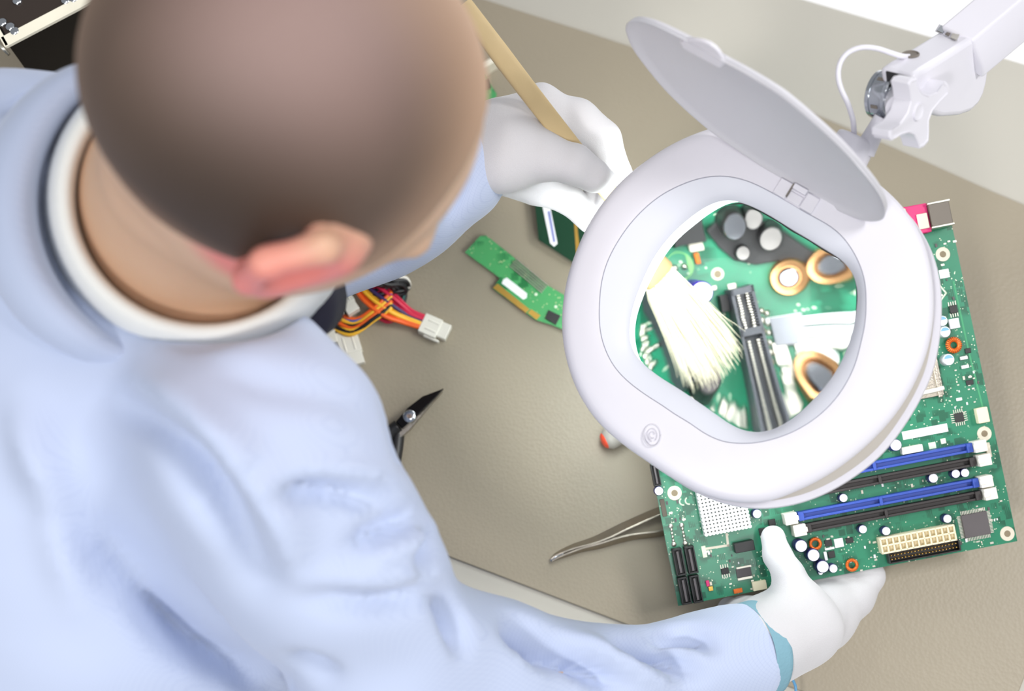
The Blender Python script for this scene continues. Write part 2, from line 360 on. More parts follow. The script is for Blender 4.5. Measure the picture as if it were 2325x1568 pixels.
# touch button with a power mark
bc = LP(1481, 988, 5.6 * mm)
ea = unit(LP(1491, 988, 5.6 * mm) - bc); eb = np.cross(LN, ea)
bcn = bc + LN * .0016
def ringm(c, r, tr, n=40, a0=0, a1=2 * math.pi, m=None, el=1.3):
    m = m or M(); pts = [c + r * (math.cos(a) * ea + el * math.sin(a) * eb) for a in np.linspace(a0, a1, n)]
    return m.tube(pts, tr, 6, 1)
pb = ringm(bcn, .0052, .00045)
pb = ringm(bcn, .0031, .0003, a0=-.9, a1=4.6, m=pb); pb = ringm(bcn, .0016, .0003, a0=.2, a1=5.4, m=pb)
part('power_button', pb, m_white2, lamp, smooth_=True)
# hinge blocks between the bezel seam and the lid
hd = unit(LP(1851, 494.8, 7 * mm) - LP(1734, 428, 7 * mm)); hp = np.cross(LN, hd)
hc = LP(1808, 446, 7 * mm)
def hb(a, b, c, hx, hy, hz, bev=.0006, mt=m_white): return part('hinge', M().box(hc + hd * a + hp * b + LN * c, (hd, hp, LN), (hx, hy, hz)), mt, lamp, bev=bev)
hb(-.0093, .000, -.0002, .0042, .0052, .0030); hb(.0093, .000, -.0002, .0042, .0052, .0030)
hb(0, .0045, .0004, .0046, .0018, .0036); hb(0, -.0016, -.0012, .0046, .0030, .0026)
hb(0, -.0058, -.0018, .0058, .0009, .0012)
hb(-.0050, .001, .0006, .0004, .0045, .0032, 0, m_groove)

# lid: a shallow dish standing open on the hinge
Hh = W(1805, 425, .868); LCEN = W(1716, 268, .822)
lv = LCEN - Hh; lnr = unit(np.cross(hd, lv))
if np.dot(lnr, CAM - LCEN) < 0: lnr = -lnr
lidpx = [(1420, 68), (1423, 54), (1435.7, 46), (1458.7, 46.6), (1494, 58), (1550.5, 85), (1600, 110), (1645, 136), (1688, 159), (1757, 200), (1803, 234), (1879.6, 300.5), (1930.6, 351.5), (1981.6, 412.8), (2004.6, 451), (2011, 479), (2004.6, 497), (1984, 502.6), (1951, 498), (1892, 474), (1838.8, 443), (1787.8, 412.8), (1726.5, 377), (1706, 363), (1650, 325), (1609, 295), (1553, 246.8), (1502, 195.8), (1451, 132), (1430.6, 98.9)]
LX, LY = 1716.0, 272.0
def lidcurve(shift=0.0, sc=1.0, n=120):
    P = smooth([np.array([x, y, 0.0]) for x, y in lidpx + lidpx[:1]], 4)[:-1]; out = []
    ax = np.array([.79, .613]); nn = np.array([.613, -.79])
    for p in P:
        q = np.array([p[0] - LX, p[1] - LY]); s = np.dot(q, nn) / 90.0
        q = q * sc - nn * shift * max(0, s); out.append((LX + q[0], LY + q[1]))
    return out
def lidring(cv, t): return [onplane(x, y, LCEN + lnr * t, lnr) for x, y in cv]
c_out = lidcurve(); c_in = lidcurve(7.0, .992)
ft = lidring(c_in, 0); fc = sum(ft) / len(ft)
dish = [[fc + (p - fc) * s - lnr * (.0012 + .007 * (1 - s * s)) for p in ft] for s in (.985, .9, .75, .5, .25, .02)]
back = [[fc + (p - fc) * s - lnr * (.0032 + .008 * (1 - s * s)) for p in lidring(c_out, -.002)] for s in (.02, .3, .6, .9, .99)]
lid = part('lid', M().loft(back + [lidring(c_out, -.0026), lidring(c_out, -.0012), [fc + (p - fc) * 1.004 for p in ft], ft] + dish, True, True), mat('lid_plastic', srgb(206, 205, 211), .45, var=.01), lamp, smooth_=True, angle=1.2)
tabpx = [(1548, 88), (1562, 84.5), (1580, 83.2), (1598, 86), (1614, 92), (1628, 102), (1638, 113), (1645, 126), (1649, 140), (1640, 149), (1600, 128), (1556, 104)]
part('lid_tab', M().prism(lidring(tabpx, -.0030), lnr * .0024), m_white, lid, bev=.0008)

# neck socket, stem, swivel drum, knob, arm cover, arm, cable
def cone_px(m, a, b, ra, rb, n=28): return m.cyl(W(*a), W(*b), ra * a[2] / FPX, rb * b[2] / FPX, n)
part('neck_socket', cone_px(M(), (1908, 384, .868), (1947, 313, .866), 50, 46.5), m_white, lamp, bev=.0016)
stem = part('neck_stem', cone_px(M(), (1962, 345, .864), (2003, 266, .856), 25, 18), m_white, lamp, smooth_=True, angle=.8)
AX = unit(CV(.72, -.27, .64))
dc = W(1986, 212, .868)
drum = part('swivel_joint', M().rev(dc, AX, [(0, .0115), (.0008, .0135), (.0016, .0145), (.004, .0147), (.004, .0142), (.0125, .0142), (.0125, .0150), (.0145, .0152), (.0152, .0146), (.0152, .0128), (.0146, .0120), (.0165, .0112)], 48), m_chrome, lamp, smooth_=True, angle=.5)
part('joint_cap', M().rev(dc + AX * .016, AX, [(0, .0098), (.0030, .0096), (.0048, .0088), (.0056, .006)], 40), m_white, drum, smooth_=True, angle=.8)
e1 = unit(np.cross(AX, CV(0, 0, 1)))
for k in range(5):
    a = k * 1.2566 + .55; rr = math.cos(a) * e1 + math.sin(a) * np.cross(AX, e1)
    part('joint_notch', M().box(dc + AX * .008 + rr * .0141, (AX, np.cross(AX, rr), rr), (.0022, .0011, .0004)), m_groove, drum)
part('joint_screw', M().cyl(W(1990, 258, .862), W(2001, 268, .857), .0022, .0024, 12), m_chrome, lamp, smooth_=True, angle=.6)
part('joint_screw', M().cyl(W(1982, 262, .864), W(1990, 270, .86), .0015, .0015, 10), m_chrome, lamp, smooth_=True, angle=.6)
# star knob: four flared lobes with scooped sides
kc = W(2086, 254, .826)
def kp(x, y): return onplane(x, y, kc, AX)
lob = [[(2063, 190), (2069, 180), (2083, 176)], [(2148, 184), (2156, 192), (2158, 208)], [(2110, 322), (2100, 334), (2090, 338)], [(2026, 320), (2020, 312), (2020, 298)]]
mid = [[(2086, 193), (2096, 210), (2112, 217), (2132, 208)], [(2138, 228), (2120, 250), (2111, 275), (2111, 300)], [(2085, 322), (2077, 306), (2064, 302), (2045, 308)], [(2044, 282), (2062, 256), (2070, 230), (2067, 208)]]
kpx = []
for i in range(4): kpx += lob[i] + mid[i]
face = [kp(x, y) for x, y in kpx]; kcen = kp(2086, 254)
insf = [kcen + (p - kcen) * .93 for p in face]
kb = -AX * .0115
knob = part('clamp_knob', M().loft([[p + kb for p in insf], [p + kb for p in face], [p - AX * .0006 for p in face], [p for p in insf], [p - AX * .0006 for p in [kcen + (p - kcen) * .9 for p in face]]], True, True), m_white, lamp, bev=.0007)
part('knob_boss', M().rev(kcen - AX * .0008, AX, [(0, .0052), (.0012, .0052), (.0014, .0046), (.0008, .0036), (.0008, .001)], 32), m_white, knob, smooth_=True, angle=.6)
part('knob_shaft', M().cyl(kcen - AX * .012, dc + AX * .016, .0085, .0085, 24), m_white, lamp, smooth_=True, angle=.6)
# arm cover
sidepx = [(2074, 172), (2100, 154), (2150, 124), (2205, 89), (2218, 83), (2232, 88), (2242, 101), (2248, 124), (2248, 145), (2243, 185), (2236, 213), (2224, 238), (2206, 255), (2180, 264), (2140, 267), (2112, 260), (2090, 240), (2078, 205)]
sd = unit(np.cross(W(2220, 83, .84) - W(2074, 172, .85), W(2140, 267, .85) - W(2074, 172, .85)))
s0 = W(2150, 180, .862)
if np.dot(sd, AX) < 0: sd = -sd
axn = unit(CV(.70, -.33, .62)); sp = [onplane(x, y, s0, axn) for x, y in sidepx]
cover = part('arm_cover', M().prism([p - axn * .0235 for p in sp], axn * .0235), m_white, lamp, bev=.0035)
def cp(x, y, t=0.0005):                                         # on the top face of the cover
    a, b = sp[1], sp[3]; n = unit(np.cross(b - a, axn)); n = n if n[2] > 0 else -n
    return onplane(x, y, a + n * t, n), n
def cpoly(pts, t, th, mt, nm, par, bev=0.0):
    P = [cp(x, y, t)[0] for x, y in pts]; n = cp(*pts[0])[1]
    return part(nm, M().prism(P, n * th), mt, par, bev=bev)
cpoly([(2132, 57), (2182, 77), (2175, 93), (2123, 72)], -.0002, .0008, m_white2, 'spring_window', cover, .0003)
cpoly([(2136, 60), (2150, 65), (2141, 77), (2127, 71)], .0007, .0006, m_chrome, 'spring_coil', cover)
cpoly([(2156, 67), (2163, 70), (2154, 83), (2146, 79)], .0007, .0006, m_groove, 'spring_slot', cover)
cpoly([(2165, 71), (2180, 77), (2172, 92), (2158, 86)], .0007, .0006, m_tin, 'spring_coil', cover)
# mouth of the cover: two cheeks, a dark gap and the round cable hole
en = unit(np.cross(sp[0] - sp[-1], axn)); en = en if np.dot(en, CAM - sp[0]) > 0 else -en
def ep(x, y, t=.0006): return onplane(x, y, sp[0] + en * t, en)
part('mouth_gap', M().prism([ep(x, y) for x, y in ((2011, 163), (2066, 176), (2069, 200), (2040, 206), (2014, 190))], -en * .001), m_dark, cover)
hcn, hn = cp(2068, 124, .0002)
part('cable_hole', M().rev(hcn, hn, [(0, .0052), (.0006, .0052), (.0010, .0046), (.0002, .0040)], 28), m_groove, cover, smooth_=True, angle=.7)
ledge = LR(lens, .2 * mm, 1, -2.5); ii = [k for k in range(NPH) if -1.75 < PH[k] < .10]
part('lens_edge', M().tube([ledge[k] for k in ii[::4]], [.0002] + [.0008] * 8 + [.0002], 8, 4), m_dark, lamp, smooth_=True)
# square section arm
a0, a1 = (2150, 42), (2222, 79); up_dir = np.array([86.0, -72.0])
def armsec(s, d): return [W(x + up_dir[0] * s, y + up_dir[1] * s, dd) for x, y, dd in ((2155, 42, d + .004), (2229, 76, d - .004), (2251, 133, d + .006), (2252, 160, d + .014), (2200, 130, d + .024))]
part('arm', M().loft([armsec(-.25, .872), armsec(2.0, .852), armsec(5.0, .80), armsec(9.0, .75)], True, True), m_white, lamp, bev=.0016)
part('power_cable', M().tube([W(1939, 322, .866), W(1939, 298, .858), W(1936, 270, .85), W(1925, 235, .846), W(1909, 200, .845), W(1903, 170, .845), W(1908, 142, .845), W(1925, 120, .845), W(1955, 108, .845), W(1990, 110, .846), W(2025, 121, .847), W(2050, 128, .850), W(2074, 128, .862)], .00165, 14, 10), m_white, lamp, smooth_=True)

# ------------------------------------------------------------------ motherboard held over the mat
BO = W(1540, 1375, .972); BRc = W(2310, 1228, .972)
bu = unit(BRc - BO); t_ = W(2130, 500, .983) - BRc; bv = unit(t_ - bu * np.dot(t_, bu)); bw = np.cross(bu, bv)
if np.dot(bw, CAM - BO) < 0: bw = -bw
BWID = np.linalg.norm(BRc - BO)
def uv_(p): return np.array([np.dot(p - BO, bu), np.dot(p - BO, bv)])
def B(px, py, h=0.0): return uv_(onplane(px, py, BO + bw * h, bw))           # seen directly, at height h over the board
def L(px, py, h=0.0): return uv_(through(px, py, BO + bw * h, bw))           # seen through the lens
def P3(u, v, w_=0.0): return BO + bu * u + bv * v + bw * w_
BHT = B(2131, 505)[1]
board = thing('circuit_motherboard', 'large green motherboard with blue and black memory slots, held by a gloved hand', 'circuit board', P3(0, 0, -.0016))
def pcbmat(name, c1, c2, c3, sc=1.0):
    m = bpy.data.materials.new(name); m.use_nodes = True; nt = m.node_tree; b = nt.nodes['Principled BSDF']; N = nt.nodes.new; K = nt.links.new
    tc = N('ShaderNodeTexCoord')
    def vor(scale, feat, metric='EUCLIDEAN', rnd=1.0):
        v = N('ShaderNodeTexVoronoi'); v.inputs['Scale'].default_value = scale * sc; v.feature = feat
        if feat not in ('DISTANCE_TO_EDGE',): v.distance = metric
        v.inputs['Randomness'].default_value = rnd; K(tc.outputs['Object'], v.inputs['Vector']); return v
    def ramp(src, a, bb, ca=0, cb=1):
        r = N('ShaderNodeMapRange'); r.inputs[1].default_value = a; r.inputs[2].default_value = bb; r.inputs[3].default_value = ca; r.inputs[4].default_value = cb; K(src, r.inputs[0]); return r.outputs[0]
    def mix(fac, A, Bc):
        x = N('ShaderNodeMix'); x.data_type = 'RGBA'; K(fac, x.inputs[0])
        for s, k in ((A, 6), (Bc, 7)):
            if isinstance(s, tuple): x.inputs[k].default_value = s
            else: K(s, x.inputs[k])
        return x.outputs[2]
    no = N('ShaderNodeTexNoise'); no.inputs['Scale'].default_value = 38 * sc; no.inputs['Detail'].default_value = 1; K(tc.outputs['Object'], no.inputs['Vector'])
    base = mix(ramp(no.outputs[0], .46, .54), c1, c2)                         # copper pour areas
    e = vor(190, 'F1', 'CHEBYCHEV', .9); base = mix(ramp(e.outputs['Distance'], .40, .44), base, c2)
    wv = N('ShaderNodeTexWave'); wv.inputs['Scale'].default_value = 260 * sc; wv.inputs['Distortion'].default_value = 2.0; wv.inputs['Detail Scale'].default_value = .3; K(tc.outputs['Object'], wv.inputs['Vector'])
    n2 = N('ShaderNodeTexNoise'); n2.inputs['Scale'].default_value = 60 * sc; K(tc.outputs['Object'], n2.inputs['Vector'])
    mm_ = N('ShaderNodeMath'); mm_.operation = 'MULTIPLY'; K(ramp(wv.outputs[0], .7, .8), mm_.inputs[0]); K(ramp(n2.outputs[0], .55, .58), mm_.inputs[1])
    base = mix(mm_.outputs[0], base, c2)
    d = vor(420, 'F1'); sel = N('ShaderNodeMath'); sel.operation = 'MULTIPLY'; K(ramp(d.outputs['Distance'], .20, .16), sel.inputs[0])
    n3 = N('ShaderNodeTexNoise'); n3.inputs['Scale'].default_value = 90 * sc; K(tc.outputs['Object'], n3.inputs['Vector']); K(ramp(n3.outputs[0], .47, .50), sel.inputs[1])
    base = mix(sel.outputs[0], base, c3)                                      # tinned vias and silkscreen specks
    K(base, b.inputs['Base Color']); b.inputs['Roughness'].default_value = .33; b.inputs['Coat Weight'].default_value = .3
    return m
m_pcb = pcbmat('green_solder_mask', srgb(6, 88, 62), srgb(30, 122, 90), srgb(216, 226, 200))
pc = bpy.data.meshes.new('circuit_board'); q = M().box((BWID / 2, BHT / 2, -.0008), np.eye(3), (BWID / 2, BHT / 2, .0008))
pc.from_pydata(q.v, [], q.f); pco = bpy.data.objects.new('circuit_board', pc); C.objects.link(pco); pc.materials.append(m_pcb)
pco.parent = board; R3 = Matrix(np.stack([bu, bv, bw], 1).tolist()).to_4x4(); pco.matrix_local = Matrix.Translation(Vector(P3(0, 0) - wloc(board))) @ R3
BA = (bu, bv, bw)
def bb(m, u, v, du, dv, w0, w1): return m.box(P3(u, v, (w0 + w1) / 2), BA, (du / 2, dv / 2, (w1 - w0) / 2))
def bpart(name, u, v, du, dv, h, mt, bev=.0003, w0=0.0, par=None, **k): return part(name, bb(M(), u, v, du, dv, w0, w0 + h), mt, par or board, bev=bev, **k)

# memory slots: two pairs, each blue beside black
def slot(ua, ub, v, mt, mt2, latches):
    L_ = ub - ua; m = M()
    bb(m, (ua + ub) / 2, v, L_, .0062, 0, .0040)
    for s in (-1, 1): bb(m, (ua + ub) / 2, v + s * .0022, L_, .0017, .004, .0078)
    bb(m, ua + L_ * .46, v, .0022, .006, .004, .0086); bb(m, ua + .002, v, .004, .0062, .004, .009); bb(m, ub - .002, v, .004, .0062, .004, .009)
    o = part('memory_slot', m, mt, board, bev=.0003)
    for u, s in latches:
        part('latch', bb(bb(M(), u, v, .0085, .0078, 0, .0125), u - s * .003, v, .004, .0034, .0125, .0135), m_ivory, o, bev=.0006)
    return o
v1 = B(2198, 1017, .008)[1]; v1b = B(2199, 1050, .008)[1]; v2 = B(2215, 1096, .008)[1]; v2b = B(2220, 1125, .008)[1]
uR1 = B(2208, 1015, .008)[0]; uR2 = B(2222, 1096, .008)[0]; uL = B(1812, 1172, .008)[0]; uLb = B(1829, 1200, .008)[0]
slot(uL, uR1, v1, m_blue, m_blue, [(uR1 + .0045, 1), (uL - .0045, -1)]); slot(uLb, uR1, v1b, m_black, m_black, [(uR1 + .0055, 1), (uLb - .0045, -1)])
slot(uL, uR2, v2, m_blue, m_blue, [(uR2 + .0045, 1), (uL - .0055, -1)]); slot(uLb, uR2, v2b, m_black, m_black, [(uR2 + .0055, 1), (uLb - .0045, -1)])
# power socket with two rows of twelve holes, and the black header below it
a, b_ = B(2000, 1240, .009), B(2166, 1207, .009); uc = (a + b_) / 2; wl = b_[0] - a[0]
m = M(); bb(m, uc[0], uc[1], wl, .0108, 0, .0075)
for i in range(13): bb(m, a[0] + wl * i / 12, uc[1], .0011, .0108, .0075, .0115)
for s in (-1, 0, 1): bb(m, uc[0], uc[1] + s * .0049, wl + .001, .0011, .0075, .0115)
ps = part('power_socket', m, m_cream, board, bev=.0002)
a2, b2 = B(2017, 1266, .006), B(2176, 1236, .006); c2 = (a2 + b2) / 2; wl2 = b2[0] - a2[0]
m = M(); bb(m, c2[0], c2[1], wl2, .0078, 0, .002)
for s in (-1, 1): bb(m, c2[0], c2[1] + s * .0035, wl2, .0009, .002, .0088); bb(m, c2[0] + s * wl2 / 2, c2[1], .001, .0078, .002, .0088)
hd_ = part('pin_header', m, m_dark, board, bev=.0002)
m = M()
for i in range(20):
    for s in (-1, 1): bb(m, c2[0] - wl2 * .46 + wl2 * .92 * i / 19, c2[1] + s * .0013, .0006, .0006, .002, .0075)
part('pin', m, m_gold, hd_)['kind'] = 'stuff'
# chips
def chip(uv, du, dv, h, leads=0, mt=None):
    o = bpart('chip', uv[0], uv[1], du, dv, h, mt or m_chip, .0003)
    if leads:
        m = M(); n = int(du / .0011)
        for s in (-1, 1):
            for i in range(n):
                bb(m, uv[0] - du * .46 + du * .92 * i / (n - 1), uv[1] + s * (dv / 2 + .0012), .00055, .0026, 0, .0006)
                if leads > 1: bb(m, uv[0] + s * (du / 2 + .0012), uv[1] - dv * .46 + dv * .92 * i / (n - 1), .0026, .00055, 0, .0006)
        x = part('lead', m, m_tin, o); x['kind'] = 'stuff'
    return o
chip(B(2214, 1190), .0178, .0158, .0022, 2); chip(B(2177, 947), .0062, .0062, .0016, 2, m_dark); chip(B(2163.6, 702), .0052, .0056, .0018, 1, m_dark)
chip(B(1646, 1295.5), .0052, .0042, .0014, 1, m_dark); chip(B(1880, 1232), .0050, .0044, .0018, 0, m_dark); chip(B(1887, 1258), .0046, .0046, .0018, 0, m_dark)
chip(B(1928, 1226), .005, .0036, .0018, 0, m_dark); chip(B(1752, 1185), .0048, .0042, .002, 0, m_dark); chip(B(1731, 1206), .005, .005, .002, 0, m_dark)
chip(B(1506, 1152), .0032, .012, .0012, 0, mat('brown_resin', srgb(92, 84, 72))); chip(B(2197, 796), .004, .0034, .001, 0, m_dark); chip(B(2201, 868), .005, .0034, .001, 0, m_dark)
# capacitors: sleeve and pale metal top with a cross score
def cap(uv, r, h, sleeve=None, top=None):
    o = part('capacitor', M().rev(P3(uv[0], uv[1], 0), bw, [(0, r), (h * .06, r * 1.02), (h * .1, r * .95), (h * .14, r), (h - .0006, r), (h, r * .93)], 24, False, True), sleeve or m_navy, board, smooth_=True, angle=.7)
    part('can_top', M().rev(P3(uv[0], uv[1], h), bw, [(0, r * .90), (.0004, r * .86), (.0002, r * .1)], 24), top or m_alu, o, smooth_=True, angle=.5)
    return o
for x, y, r, h in ((2034, 1010, .0042, .011), (2119, 1085, .0034, .007), (2170, 1075, .0031, .007), (2191, 1073, .0031, .007), (1959, 1201, .0030, .007), (2012, 1205, .0031, .007), (2151, 1177, .0031, .007),
                   (1915, 1130, .0030, .007), (1819, 1239, .0044, .011), (1847, 1260, .0044, .011), (1868, 1286, .0044, .011), (1863, 1299, .0018, .004), (1892, 1290, .0031, .008), (1496, 1114, .0032, .007), (1719, 1166, .0032, .008)):
    cap(B(x, y, h), r, h)
m_bluecap = mat('blue_printed_can', srgb(120, 168, 214), .3, .3)
for x, y, r in ((2140, 728, .0036), (2146, 753, .0038), (2154, 816, .0040)):
    o = cap(B(x, y, .008), r, .008, m_alu, m_alu); u, v = B(x, y, .008)
    part('print_mark', M().prism([P3(u + r * .8 * math.cos(t), v + r * .8 * math.sin(t), .0083) for t in np.linspace(.2, 2.9, 12)], bw * .0002), m_bluecap, o)
# wound coils
def coil(uv, R, r, mt=None, h=.0035):
    m = M(); n = 22
    for i in range(n):
        t = 2 * math.pi * i / n; cc = P3(uv[0] + R * math.cos(t), uv[1] + R * math.sin(t), h)
        rad = bu * math.cos(t) + bv * math.sin(t); tg = -bu * math.sin(t) + bv * math.cos(t)
        rr = [[cc + tg * k + r * (math.cos(x) * rad + math.sin(x) * bw) for x in np.linspace(0, 2 * math.pi, 10, endpoint=False)] for k in (-.0004, .0004)]
        rr = [[cc - tg * .00055 + .82 * r * (math.cos(x) * rad + math.sin(x) * bw) for x in np.linspace(0, 2 * math.pi, 10, endpoint=False)]] + rr + [[cc + tg * .00055 + .82 * r * (math.cos(x) * rad + math.sin(x) * bw) for x in np.linspace(0, 2 * math.pi, 10, endpoint=False)]]
        m.loft(rr, True, True)
    o = part('coil', m, mt or m_copper, board, smooth_=True, angle=.8)
    part('coil_core', M().rev(P3(uv[0], uv[1], h), bw, [(-r * .6, R + r * .6), (r * .6, R + r * .6), (r * .6, R - r * .6), (-r * .6, R - r * .6)], 24, False, False), m_black, o)
    return o
coil(B(2166, 783, .004), .0040, .0018); coil(B(1851, 1234, .003), .0034, .0012); coil(B(1934, 1282, .003), .0034, .0012)
# fixing holes ringed with bare metal
def mount(uv, R=.0050, r=.0020):
    o = part('mounting_ring', M().rev(P3(*uv), bw, [(.00005, R), (.0004, R * .96), (.0004, r * 1.15), (.00005, r)], 32, False, False), m_ceramic, board, smooth_=True, angle=.6)
    part('screw_hole', M().rev(P3(*uv), bw, [(-.0017, r * 1.1), (.0003, r * 1.1)], 24), mat('hole_shade', srgb(138, 124, 102), .8) if 'hole_shade' not in bpy.data.materials else bpy.data.materials['hole_shade'], o)
for x, y in ((2287, 1211), (2235, 984), (2140.7, 577), (1531.5, 1119)): mount(B(x, y))
mount(L(1629, 622), .0022, .0012)
bpart('fan_connector', *B(2232, 942, .006), .0078, .0105, .0065, m_cream, .0006)
bpart('jumper_block', *B(2072, 1020, .006), .0145, .0048, .006, m_ivory, .0004)
st_ = (B(2050, 989) + B(2150, 970)) / 2
m = M(); bb(m, st_[0], st_[1], .0315, .0056, .0001, .0004); part('serial_label', m, m_paper, board)
m = M()
random.seed(5)
for i in range(38): bb(m, st_[0] - .013 + i * .00068, st_[1], .0003 * random.choice((.6, 1, 1.4)), .0022, .0004, .00045)
part('barcode', m, mat('grey_ink', srgb(188, 184, 186)), board)['kind'] = 'stuff'
# rear sockets on the far edge
a = B(2132, 487, .010)
us = part('usb_port', bb(M(), a[0], a[1], .0142, .0165, 0, .0145), mat('dull_steel_shell', srgb(112, 104, 96), .5, .3), board, bev=.0006)
for s in (-1, 1): part('port_lip', bb(M(), a[0], a[1] + s * .0082, .0158, .0016, .0, .0150), m_tin, us, bev=.0004)
a = B(2076, 500, .008)
au = part('audio_port', bb(M(), a[0], a[1], .019, .020, 0, .0110), m_magenta, board, bev=.0006)
part('port_clip', bb(M(), a[0] + .0045, a[1] - .002, .0072, .0105, .011, .0128), m_ceramic, au, bev=.0005)
part('port_clip', bb(M(), a[0] - .0075, a[1] + .003, .004, .012, .011, .0122), m_ceramic, au, bev=.0005)
a = B(1975, 520, .008); bpart('audio_port', a[0], a[1], .042, .018, .012, m_steel, .0006)
# processor bracket and lever, mostly under the lamp
a = B(2085, 850, .004)
bk = part('processor_bracket', bb(bb(M(), a[0], a[1], .030, .034, 0, .0035), a[0] + .012, a[1], .003, .036, .003, .005), m_steel, board, bev=.0004)
part('lever', M().tube([P3(*B(2085, 893, .004), .006), P3(*B(2118, 886, .004), .006), P3(*B(2141, 880, .004), .006)], .0015, 10), m_ivory, bk, smooth_=True)
# white pin-fin heat sink
m_fin = mat('white_anodised_fins', srgb(240, 240, 240), .4)
c0 = B(1604, 1213, .012); c1 = B(1702, 1192, .012); c3 = B(1581, 1120, .012)
wdt = c1[0] - c0[0]; nh = 13; stp = wdt / (nh - 1); m = M(); hs = []
hsb = part('heat_sink', bb(M(), c0[0] + wdt / 2, c0[1] + .019, wdt + .002, .040, .002, .0045), m_fin, board, bev=.0004)
for i in range(nh):
    for j in range(14): m.cyl(P3(c0[0] + i * stp, c0[1] + j * stp, .0045), P3(c0[0] + i * stp, c0[1] + j * stp, .0125), .00140, .00130, 10)
part('fin', m, m_fin, hsb, smooth_=True, angle=.6)['kind'] = 'stuff'
# small black header, paired drive ports, side ports
def port(uv, du, dv, h, n=0, mt=None):
    o = part('drive_port', bb(bb(bb(bb(bb(M(), uv[0], uv[1], du, dv, 0, h * .5), uv[0] - du * .43, uv[1], du * .14, dv, h * .5, h), uv[0] + du * .43, uv[1], du * .14, dv, h * .5, h), uv[0], uv[1] - dv * .47, du, dv * .06, h * .5, h), uv[0], uv[1] + dv * .47, du, dv * .06, h * .5, h), mt or m_dark, board, bev=.0002)
    part('port_tongue', bb(M(), uv[0], uv[1], du * .22, dv * .8, h * .5, h * .95), m_chip, o)
    return o
for x, y in ((1541.5, 1275), (1569, 1270), (1554, 1340), (1580, 1336)): port(B(x, y, .006), .0066, .0185, .0085)
port(B(1489, 1078, .006), .005, .015, .007)
bpart('pin_block', *B(1689, 1239.7, .005), .0135, .0068, .0085, m_dark, .0004)
for dx, c in ((0, 0), (.0035, 1)):
    pass
# bare trace and soldered pads
m_sil = mat('silkscreen_white', srgb(212, 226, 200), .5)
def trace(pts, wd, f=B, mt=None, nm='silkscreen_trace', th=.00012):
    m = M(); Q = [f(*p) for p in pts]
    for p, q in zip(Q[:-1], Q[1:]):
        d = unit(q - p); n = np.array([-d[1], d[0]]) * wd / 2
        m.prism([P3(*(p + n - d * wd / 2)), P3(*(q + n + d * wd / 2)), P3(*(q - n + d * wd / 2)), P3(*(p - n - d * wd / 2))], bw * th)
    return part(nm, m, mt or m_sil, board)
trace([(1604, 1245), (1653, 1237.5), (1650, 1212)], .0016, mt=m_ceramic)
trace([(2110, 620), (2148, 665)], .0011); trace([(2148, 665), (2122, 700)], .0011); trace([(2165, 640), (2200, 800), (2235, 940)], .0012, mt=mat('light_green_trace', srgb(60, 150, 104)))
m = M()
def dotm(m, uv, r, h=.0009): return m.rev(P3(uv[0], uv[1], 0), bw, [(0, r), (h * .6, r * .85), (h, r * .3)], 10, False, True)
for i in range(6):
    t = i / 5; s = .0019 if i in (0, 5) else .0012
    dotm(m, B(1523 + 7 * t, 1194 + 41 * t), s); dotm(m, B(1548 + 8 * t, 1192 + 41 * t), s)
part('solder_pad', m, m_tin, board, smooth_=True)
for x, y in ((1551, 1138), (1564, 1136)):
    m = M()
    for k in range(8):
        t = 2.2 + k * .35; c = B(x, y); bb(m, c[0] + .0024 * math.cos(t), c[1] + .0024 * math.sin(t), .0009, .0009, 0, .0002)
    part('silkscreen_mark', m, m_sil, board)
for x, y, du, dv, h, c in ((2144.5, 621, .0068, .0060, .001, m_paper), (2167, 734, .0070, .0068, .002, m_paper), (1725, 1329, .0095, .006, .004, m_cream), (1676, 1341, .006, .003, .002, m_copper), (1607, 1324, .0022, .004, .0016, m_magenta),
                           (1614, 1336, .003, .003, .0014, m_gold), (1689, 1287, .0105, .0016, .0008, m_tin), (1692, 1312, .0105, .0018, .0008, m_tin), (1689, 1299, .0102, .006, .0012, m_chip),
                           (1905, 1232, .006, .006, .0018, m_paper), (1884, 1245, .0065, .0014, .002, m_paper), (1875, 1262, .002, .006, .002, m_paper), (1599, 1252, .003, .008, .0005, m_sil), (2189, 812, .005, .0022, .002, m_paper), (2192, 832, .005, .0022, .002, m_paper),
                           (2178, 906, .004, .002, .001, m_paper), (2245, 1021, .003, .010, .003, m_ceramic), (2117, 1011, .005, .0045, .0005, m_sil), (2142, 1001, .0036, .0036, .0005, m_sil)):
    u, v = B(x, y, h); bpart('surface_component', u, v, du, dv, h, c, .0002)
# scattered ceramic chips in the visible margins
random.seed(11); zones = [((2120, 545), (2175, 560), 4), ((2135, 600), (2165, 680), 4), ((2150, 840), (2215, 925), 12), ((2185, 850), (2225, 935), 6), ((1945, 1120), (2200, 1085), 8), ((1850, 1210), (1990, 1225), 9), ((1960, 1225), (1990, 1290), 7),
                          ((2180, 1235), (2260, 1225), 5), ((2235, 1130), (2280, 1190), 6), ((1600, 1250), (1680, 1290), 10), ((1610, 1300), (1720, 1345), 10), ((1510, 1130), (1560, 1180), 6), ((1720, 1175), (1740, 1250), 3), ((1900, 1270), (1960, 1300), 5), ((2205, 1130), (2240, 1160), 3)]
for (x0, y0), (x1, y1), n in zones:
    for k in range(n):
        u, v = B(random.uniform(x0, x1), random.uniform(y0, y1)); s = random.choice((.0014, .0018, .0024)); q = random.random()
        if q < .5: bpart('ceramic_chip', u, v, s, s * .55, .0007, m_tin, 0)
        else: bpart('ceramic_chip', u, v, s * .55, s, .0007, random.choice((m_ceramic, m_paper, m_chip)), 0)

